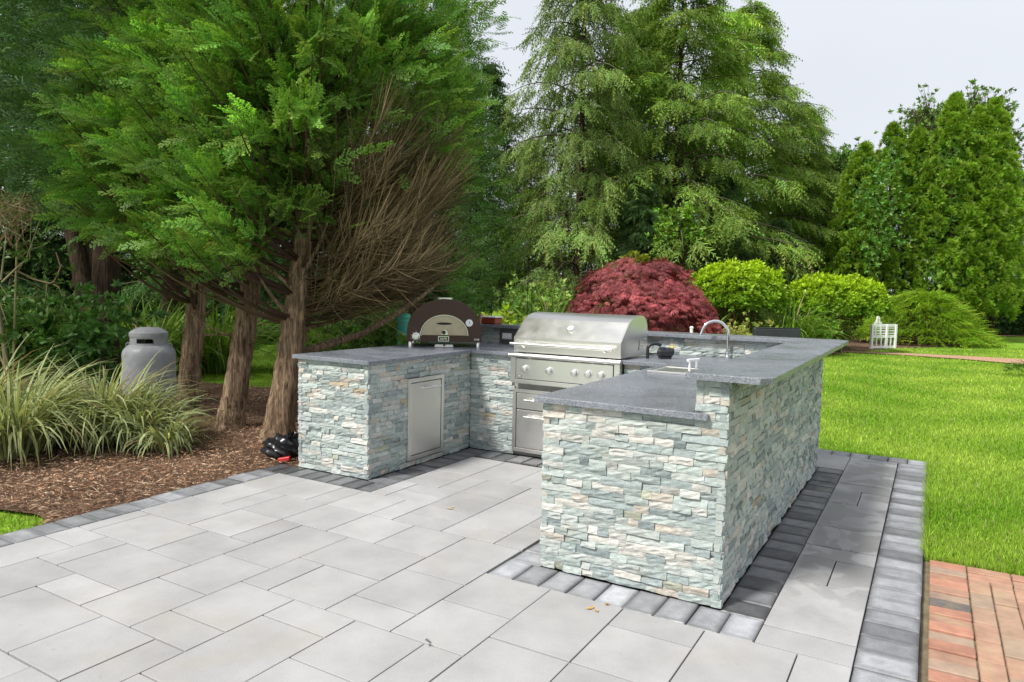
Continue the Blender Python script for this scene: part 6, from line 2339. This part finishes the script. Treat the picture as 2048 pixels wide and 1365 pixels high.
outer = [(-0.14, 0.0), (-0.14, 0.05), (-0.085, 0.065), (-0.065, 0.12)] + [(0.062 * math.cos(t), 0.165 + 0.072 * math.sin(t)) for t in np.linspace(math.pi * 0.95, math.pi * 0.05, 9)] + [(0.065, 0.12), (0.085, 0.065), (0.14, 0.05), (0.14, 0.0)]
inner = [(-0.016, 0.02), (-0.016, 0.05), (-0.018, 0.09), (-0.018, 0.12)] + [(0.016 * math.cos(t), 0.135 + 0.016 * math.sin(t)) for t in np.linspace(math.pi * 0.95, math.pi * 0.05, 9)] + [(0.018, 0.12), (0.018, 0.09), (0.016, 0.05), (0.016, 0.02)]
k = len(outer)
for d in (-0.014, 0.014):
    V = [ctr + ua * u + np.array([0, 0, v]) + AB[2] * d for u, v in outer] + [ctr + ua * u + np.array([0, 0, v]) + AB[2] * d for u, v in inner]
    mb.add(V, [(i, i + 1, k + i + 1, k + i) for i in range(k - 1)])
V = [ctr + ua * u + np.array([0, 0, v]) + AB[2] * d for d in (-0.014, 0.014) for u, v in outer]
mb.add(V, [(i, i + 1, k + i + 1, k + i) for i in range(k - 1)])
V = [ctr + ua * u + np.array([0, 0, v]) + AB[2] * d for d in (-0.014, 0.014) for u, v in inner]
mb.add(V, [(i, i + 1, k + i + 1, k + i) for i in range(k - 1)])
mb.build('crest', M['white_paint'], bn_)

# ------------------------------------------------------------------ patio chair behind the back wall
cA, cB = dep(1507, 655, 9.5), dep(1600, 656, 9.5)
cb0 = (cA + cB) / 2; cb0[2] = -0.04
chr_ = thing('patio_chair', 'charcoal cushioned patio chair whose back shows above the bar top', 'chair', cb0)
cu_ = nrm((cB - cA) * np.array([1, 1, 0])); cw = np.linalg.norm((cB - cA)[:2]) / 2
cd_ = np.array([-cu_[1], cu_[0], 0])
zt_ = cA[2]
CA = np.array([cu_, cd_, [0, 0, 1.0]])
mb = MB()
mb.obox(np.array([cb0[0], cb0[1], zt_ - 0.22]), CA, (cw, 0.055, 0.22), (1, 1, 1), 0.022)
mb.build('backrest', M['dark_gray'], chr_, smooth=0.6)
mb = MB()
for dz in (0.006,):
    pts = [(-1, -1), (1, -1)]
mb.tube([np.array([*(cb0 + cu_ * s * (cw - 0.012))[:2], zt_ - 0.004]) - cd_ * 0.045 for s in np.linspace(-1, 1, 5)], 0.006, 6)
mb.build('piping', M['black_plastic'], chr_, smooth=0.9)
mb = MB()
sc_ = cb0 + cd_ * 0.28
mb.obox(np.array([sc_[0], sc_[1], 0.42]), CA, (cw, 0.28, 0.06), (1, 1, 1), 0.025)
mb.build('seat', M['dark_gray'], chr_, smooth=0.6)
for sx in (-1, 1):
    mb = MB()
    mb.tube([cb0 + cu_ * sx * (cw - 0.02) + np.array([0, 0, 0.0]), cb0 + cu_ * sx * (cw - 0.02) + np.array([0, 0, zt_ - 0.1])], 0.018, 8)
    mb.build('rear_leg', M['black_plastic'], chr_, smooth=0.9)
    mb = MB()
    q = cb0 + cu_ * sx * (cw - 0.02) + cd_ * 0.54
    mb.tube([q, q + np.array([0, 0, 0.62])], 0.018, 8)
    mb.build('front_leg', M['black_plastic'], chr_, smooth=0.9)
    mb = MB()
    mb.tube([q + np.array([0, 0, 0.62]), cb0 + cu_ * sx * (cw - 0.02) + np.array([0, 0, 0.66])], 0.02, 8)
    mb.build('armrest', M['black_plastic'], chr_, smooth=0.9)

# white post under the maple
wp = dep(1383, 660, 10.8)
mb = MB()
mb.lathe([(0.024, 0.0), (0.024, 0.97), (0.030, 0.975), (0.030, 0.995), (0.012, 1.01)], (wp[0], wp[1], -0.04), None, 12)
tag(mb.build('white_post', M['white_paint'], None, smooth=0.7), 'thin white post standing under the right side of the red maple', 'post')

# things on the back bar top beside the oven
rb = dep(993, 655, 7.0)
sb = np.array([-3.205, 3.045, ZB])
pot = thing('terracotta_tray', 'dark red glazed tray on the back bar top right of the pizza oven', 'tray', sb)
mb = MB()
mb.obox(sb + np.array([0, 0, 0.034]), np.eye(3), (0.095, 0.075, 0.033), (1, 1, 1), 0.010)
mb.build('tray_body', M['terracotta'], pot)
mb = MB()
mb.obox(sb + np.array([0, 0, 0.076]), np.eye(3), (0.100, 0.080, 0.007), (1, 1, 1), 0.004)
mb.build('lid', M['white_paint'], pot)
cp = np.array([-3.295, 2.99, ZB])
cup = thing('wooden_cup', 'small tan wooden cup on the back bar top beside the red tray', 'cup', cp)
mb = MB()
mb.lathe([(0.024, 0.001), (0.028, 0.105), (0.024, 0.105), (0.021, 0.02)], cp, None, 16)
mb.build('cup_body', M['tan'], cup, smooth=0.7)

# thin black plant stakes
for i, (px, d, y1, lab) in enumerate(((985, 9.0, 600, 'thin black plant stake right of the pizza oven'), (1057, 12.0, 565, 'thin black plant stake left of the pair above the grill'), (1066, 12.0, 560, 'thin black plant stake right of the pair above the grill'))):
    b = on_ground(px, d); b[2] = -0.03
    t = dep(px - 2, y1, d)
    mb = MB()
    mb.tube([b, (b + t) / 2, t, t + R2D * 0.04 + np.array([0, 0, 0.04]), t + R2D * 0.09 + np.array([0, 0, 0.01])], 0.006, 6)
    tag(mb.build('plant_stake', M['black_plastic'], None, smooth=0.9), lab, 'stake', 'black plant stakes')

# turquoise pot glimpsed through the twigs
tq = dep(806, 640, 8.6)
mb = MB()
mb.lathe([(0.05, 0.0), (0.06, 0.35), (0.07, 1.05), (0.08, 1.10), (0.08, 1.18), (0.066, 1.18), (0.06, 1.05)], (tq[0], tq[1], -0.03), None, 20)
tag(mb.build('garden_urn', M['turquoise'], None, smooth=0.6), 'turquoise garden urn glimpsed through the twigs left of the oven', 'urn')

# grey house behind the arborvitae
hb_ = on_ground(2165, 48)
hs = thing('grey_house', 'grey house with shingled roof at the right edge behind the trees', 'house', hb_)
HA = np.array([R2D, F2D, [0, 0, 1.0]])
mb = MB()
mb.obox(hb_ + np.array([0, 0, 1.7]), HA, (5.2, 3.5, 1.7))
mb.build('wall', M['siding'], hs)
for k in range(7):
    mb = MB()
    mb.obox(hb_ - F2D * 3.515 + np.array([0, 0, 0.35 + k * 0.45]), HA, (5.21, 0.02, 0.20))
    mb.build('siding_board', M['siding'], hs)
mb = MB()
mb.prism([(-4.0, 3.35), (4.0, 3.35), (0, 6.6)], hb_, np.array([F2D, [0, 0, 1.0], R2D]), -5.6, 5.6)
mb.build('roof', M['roof'], hs)
mb = MB()
mb.obox(hb_ - F2D * 4.03 + np.array([0, 0, 3.30]), HA, (5.6, 0.05, 0.09))
mb.build('gutter', M['white_paint'], hs)
for u in (-3.2, -0.6, 2.2):
    mb = MB(); mb.obox(hb_ - F2D * 3.54 + R2D * u + np.array([0, 0, 1.9]), HA, (0.55, 0.03, 0.75))
    wfr = mb.build('window', M['white_paint'], hs)
    mb = MB(); mb.obox(hb_ - F2D * 3.58 + R2D * u + np.array([0, 0, 1.9]), HA, (0.46, 0.02, 0.66))
    mb.build('pane', M['window_glass'], wfr)

# ------------------------------------------------------------------ lawn grass, wood chips, litter
rg = np.random.default_rng(950)


def lawn_ok(x, y):
    if PL < x < PR_O + 0.012 and y < 4.10:
        return False
    if x > 0.8 and y < 1.412 and x < 2.93:
        return False
    if x <= PL + 0.05 and -1.2 < y < 4.7 and inpoly(x, y, BED):
        return False
    if inpoly(x, y, BED_BACK):
        return False
    return True


# blades thin out with distance; far ones are tufts
pts, sz = [], []
tries = 0
while len(pts) < 118000 and tries < 600000:
    tries += 1
    d = 3.2 + 19 * rg.random() ** 1.7
    px = rg.uniform(1560, 2160) if rg.random() < 0.93 else rg.uniform(380, 640)
    p = CAM + (FW + RT * (px - 1024) / FPX) * d
    if px < 700 and d < 10:
        continue
    if lawn_ok(p[0], p[1]):
        pts.append((p[0], p[1])); sz.append(d)
for _ in range(6000):                                        # small corner of lawn at the left edge
    x, y = rg.uniform(-5.4, -3.80), rg.uniform(-2.2, -0.95)
    if not inpoly(x, y, BED):
        pts.append((x, y)); sz.append(4.5)
n_edge = 0
edge = []
for _ in range(2600):                                        # longer blades creeping over the paving edges
    t = rg.random()
    if t < 0.45:
        edge.append((PR_O + rg.uniform(0.004, 0.03), rg.uniform(1.42, 4.1), -1, 0))
    elif t < 0.75:
        edge.append((rg.uniform(-0.9, PR_O), 4.088 + rg.uniform(0.004, 0.03), 0, -1))
    else:
        edge.append((rg.uniform(PR_O + 0.01, 2.9), 1.405 + rg.uniform(0.0, 0.03), 0, -1))
for e_ in edge:
    pts.append((e_[0], e_[1])); sz.append(5.0)
pts, sz = np.array(pts), np.array(sz)
k = len(pts)
h = rg.uniform(0.018, 0.038, k) * (0.85 + 0.012 * sz)
wd = rg.uniform(0.0022, 0.0040, k) * (0.55 + 0.17 * sz)
az = rg.uniform(0, 6.283, k)
lean = rg.normal(0, 0.45, (k, 2)) * h[:, None]
ke = len(edge)
h[-ke:] = rg.uniform(0.05, 0.085, ke)
lean[-ke:] = np.array(edge)[:, 2:] * rg.uniform(0.01, 0.05, (ke, 1)) + rg.normal(0, 0.012, (ke, 2))
base = np.c_[pts, np.full(k, -0.062)]
sd = np.stack([np.cos(az), np.sin(az), np.zeros(k)], 1) * wd[:, None]
tipp = base + np.c_[lean, h + 0.012]
V = np.stack([base - sd, base + sd, tipp], 1).reshape(-1, 3)
F = np.arange(3 * k).reshape(-1, 3)
patch = 0.5 + 0.5 * np.sin(pts[:, 0] * 1.9 + np.sin(pts[:, 1] * 1.3) * 2) * np.sin(pts[:, 1] * 1.6 + np.sin(pts[:, 0] * 2.3))
c0 = np.array((0.175, 0.355, 0.022)) * (1 - patch)[:, None] + np.array((0.400, 0.560, 0.075)) * patch[:, None]
c0 = c0 * np.exp(rg.normal(0, 0.25, (k, 1)))
dry = rg.random(k) < 0.06
c0[dry] = np.array((0.42, 0.40, 0.18))
C = np.repeat(c0, 3, axis=0); C[0::3] *= 0.8; C[1::3] *= 0.8
o = link_mesh('grass', V, F, M['blade'], None, C)
tag(o, 'short mown green lawn grass', 'grass', None, 'stuff')

# wood chips on the mulch bed
cv, cf, cc = [], [], []
n = 0
pal = np.array([(0.15, 0.085, 0.055), (0.24, 0.145, 0.09), (0.36, 0.24, 0.155), (0.50, 0.37, 0.26), (0.08, 0.05, 0.035), (0.30, 0.15, 0.08)])
m = 0
while m < 24000:
    d = 3.8 + 7.0 * rg.random() ** 1.3
    px = rg.uniform(-120, 640)
    p = CAM + (FW + RT * (px - 1024) / FPX) * d
    if not inpoly(p[0], p[1], BED) or p[0] > PL - 0.01 and p[1] < 0.75:
        m += 0.2
        continue
    m += 1
    L, W, Hh = 0.004 + 0.030 * rg.random() ** 2.2, 0.0015 + 0.006 * rg.random() ** 2, rg.uniform(0.001, 0.004)
    if rg.random() < 0.03:
        L, W = rg.uniform(0.04, 0.09), 0.002
    a = rg.uniform(0, 6.283); e = rg.normal(0, 0.22)
    dx = np.array([math.cos(a) * math.cos(e), math.sin(a) * math.cos(e), math.sin(e)]); dy = np.array([-math.sin(a), math.cos(a), rg.normal(0, 0.2)])
    c = np.array([p[0], p[1], -0.018 + rg.uniform(0, 0.018)])
    up_ = np.array([0, 0, Hh])
    q = [c - dx * L - dy * W * 0.4, c - dx * L * 0.3 + dy * W, c + dx * L, c + dx * L * 0.2 - dy * W, c + up_ * 2]
    cv += q
    cf += [(n, n + 1, n + 4), (n + 1, n + 2, n + 4), (n + 2, n + 3, n + 4), (n + 3, n, n + 4)]
    tone = 0.62 + 0.55 * (0.5 + 0.5 * math.sin(p[0] * 2.7 + 1.3 * math.sin(p[1] * 3.1)) * math.sin(p[1] * 2.9 + math.sin(p[0] * 4.1)))
    cc += [pal[rg.integers(0, 6)] * rg.uniform(0.7, 1.3) * tone] * 5
    n += 5
o = link_mesh('wood_chips', np.array(cv), np.array(cf), M['chip'], None, np.array(cc))
tag(o, 'brown shredded wood chips covering the planting bed', 'mulch', None, 'stuff')

# a few fallen leaves and bits on the paving
for (px, py, s, c, lab) in ((1192, 1216, 0.035, (0.45, 0.27, 0.10), 'dry leaf on the slab in front of the bar corner'), (1212, 1205, 0.028, (0.38, 0.22, 0.10), 'dry leaf lying against the cobbles before the bar'), (905, 1018, 0.030, (0.50, 0.36, 0.12), 'yellow leaf on the middle of the patio'),
                            (856, 925, 0.030, (0.32, 0.13, 0.05), 'brown leaf below the steel access door'), (866, 921, 0.024, (0.30, 0.15, 0.06), 'small brown leaf below the steel access door'), (857, 1286, 0.022, (0.10, 0.09, 0.07), 'dark twig bit on a front slab')):
    p = gnd(px, py, 0.004)
    lv = Leaves()
    kk = 3
    lv.put(LEAF, p + rg.normal(0, s * 0.4, (kk, 3)) * [1, 1, 0.02], rg.normal(0, 1, (kk, 3)) * [1, 1, 0.05], np.tile([0, 0, 1.0], (kk, 1)), np.full(kk, s), np.tile(c, (kk, 1)), np.tile(np.array(c) * 1.2, (kk, 1)))
    tag(lv.build('fallen_leaf', M['chip'], None), lab, 'leaf', 'fallen leaves on the patio')
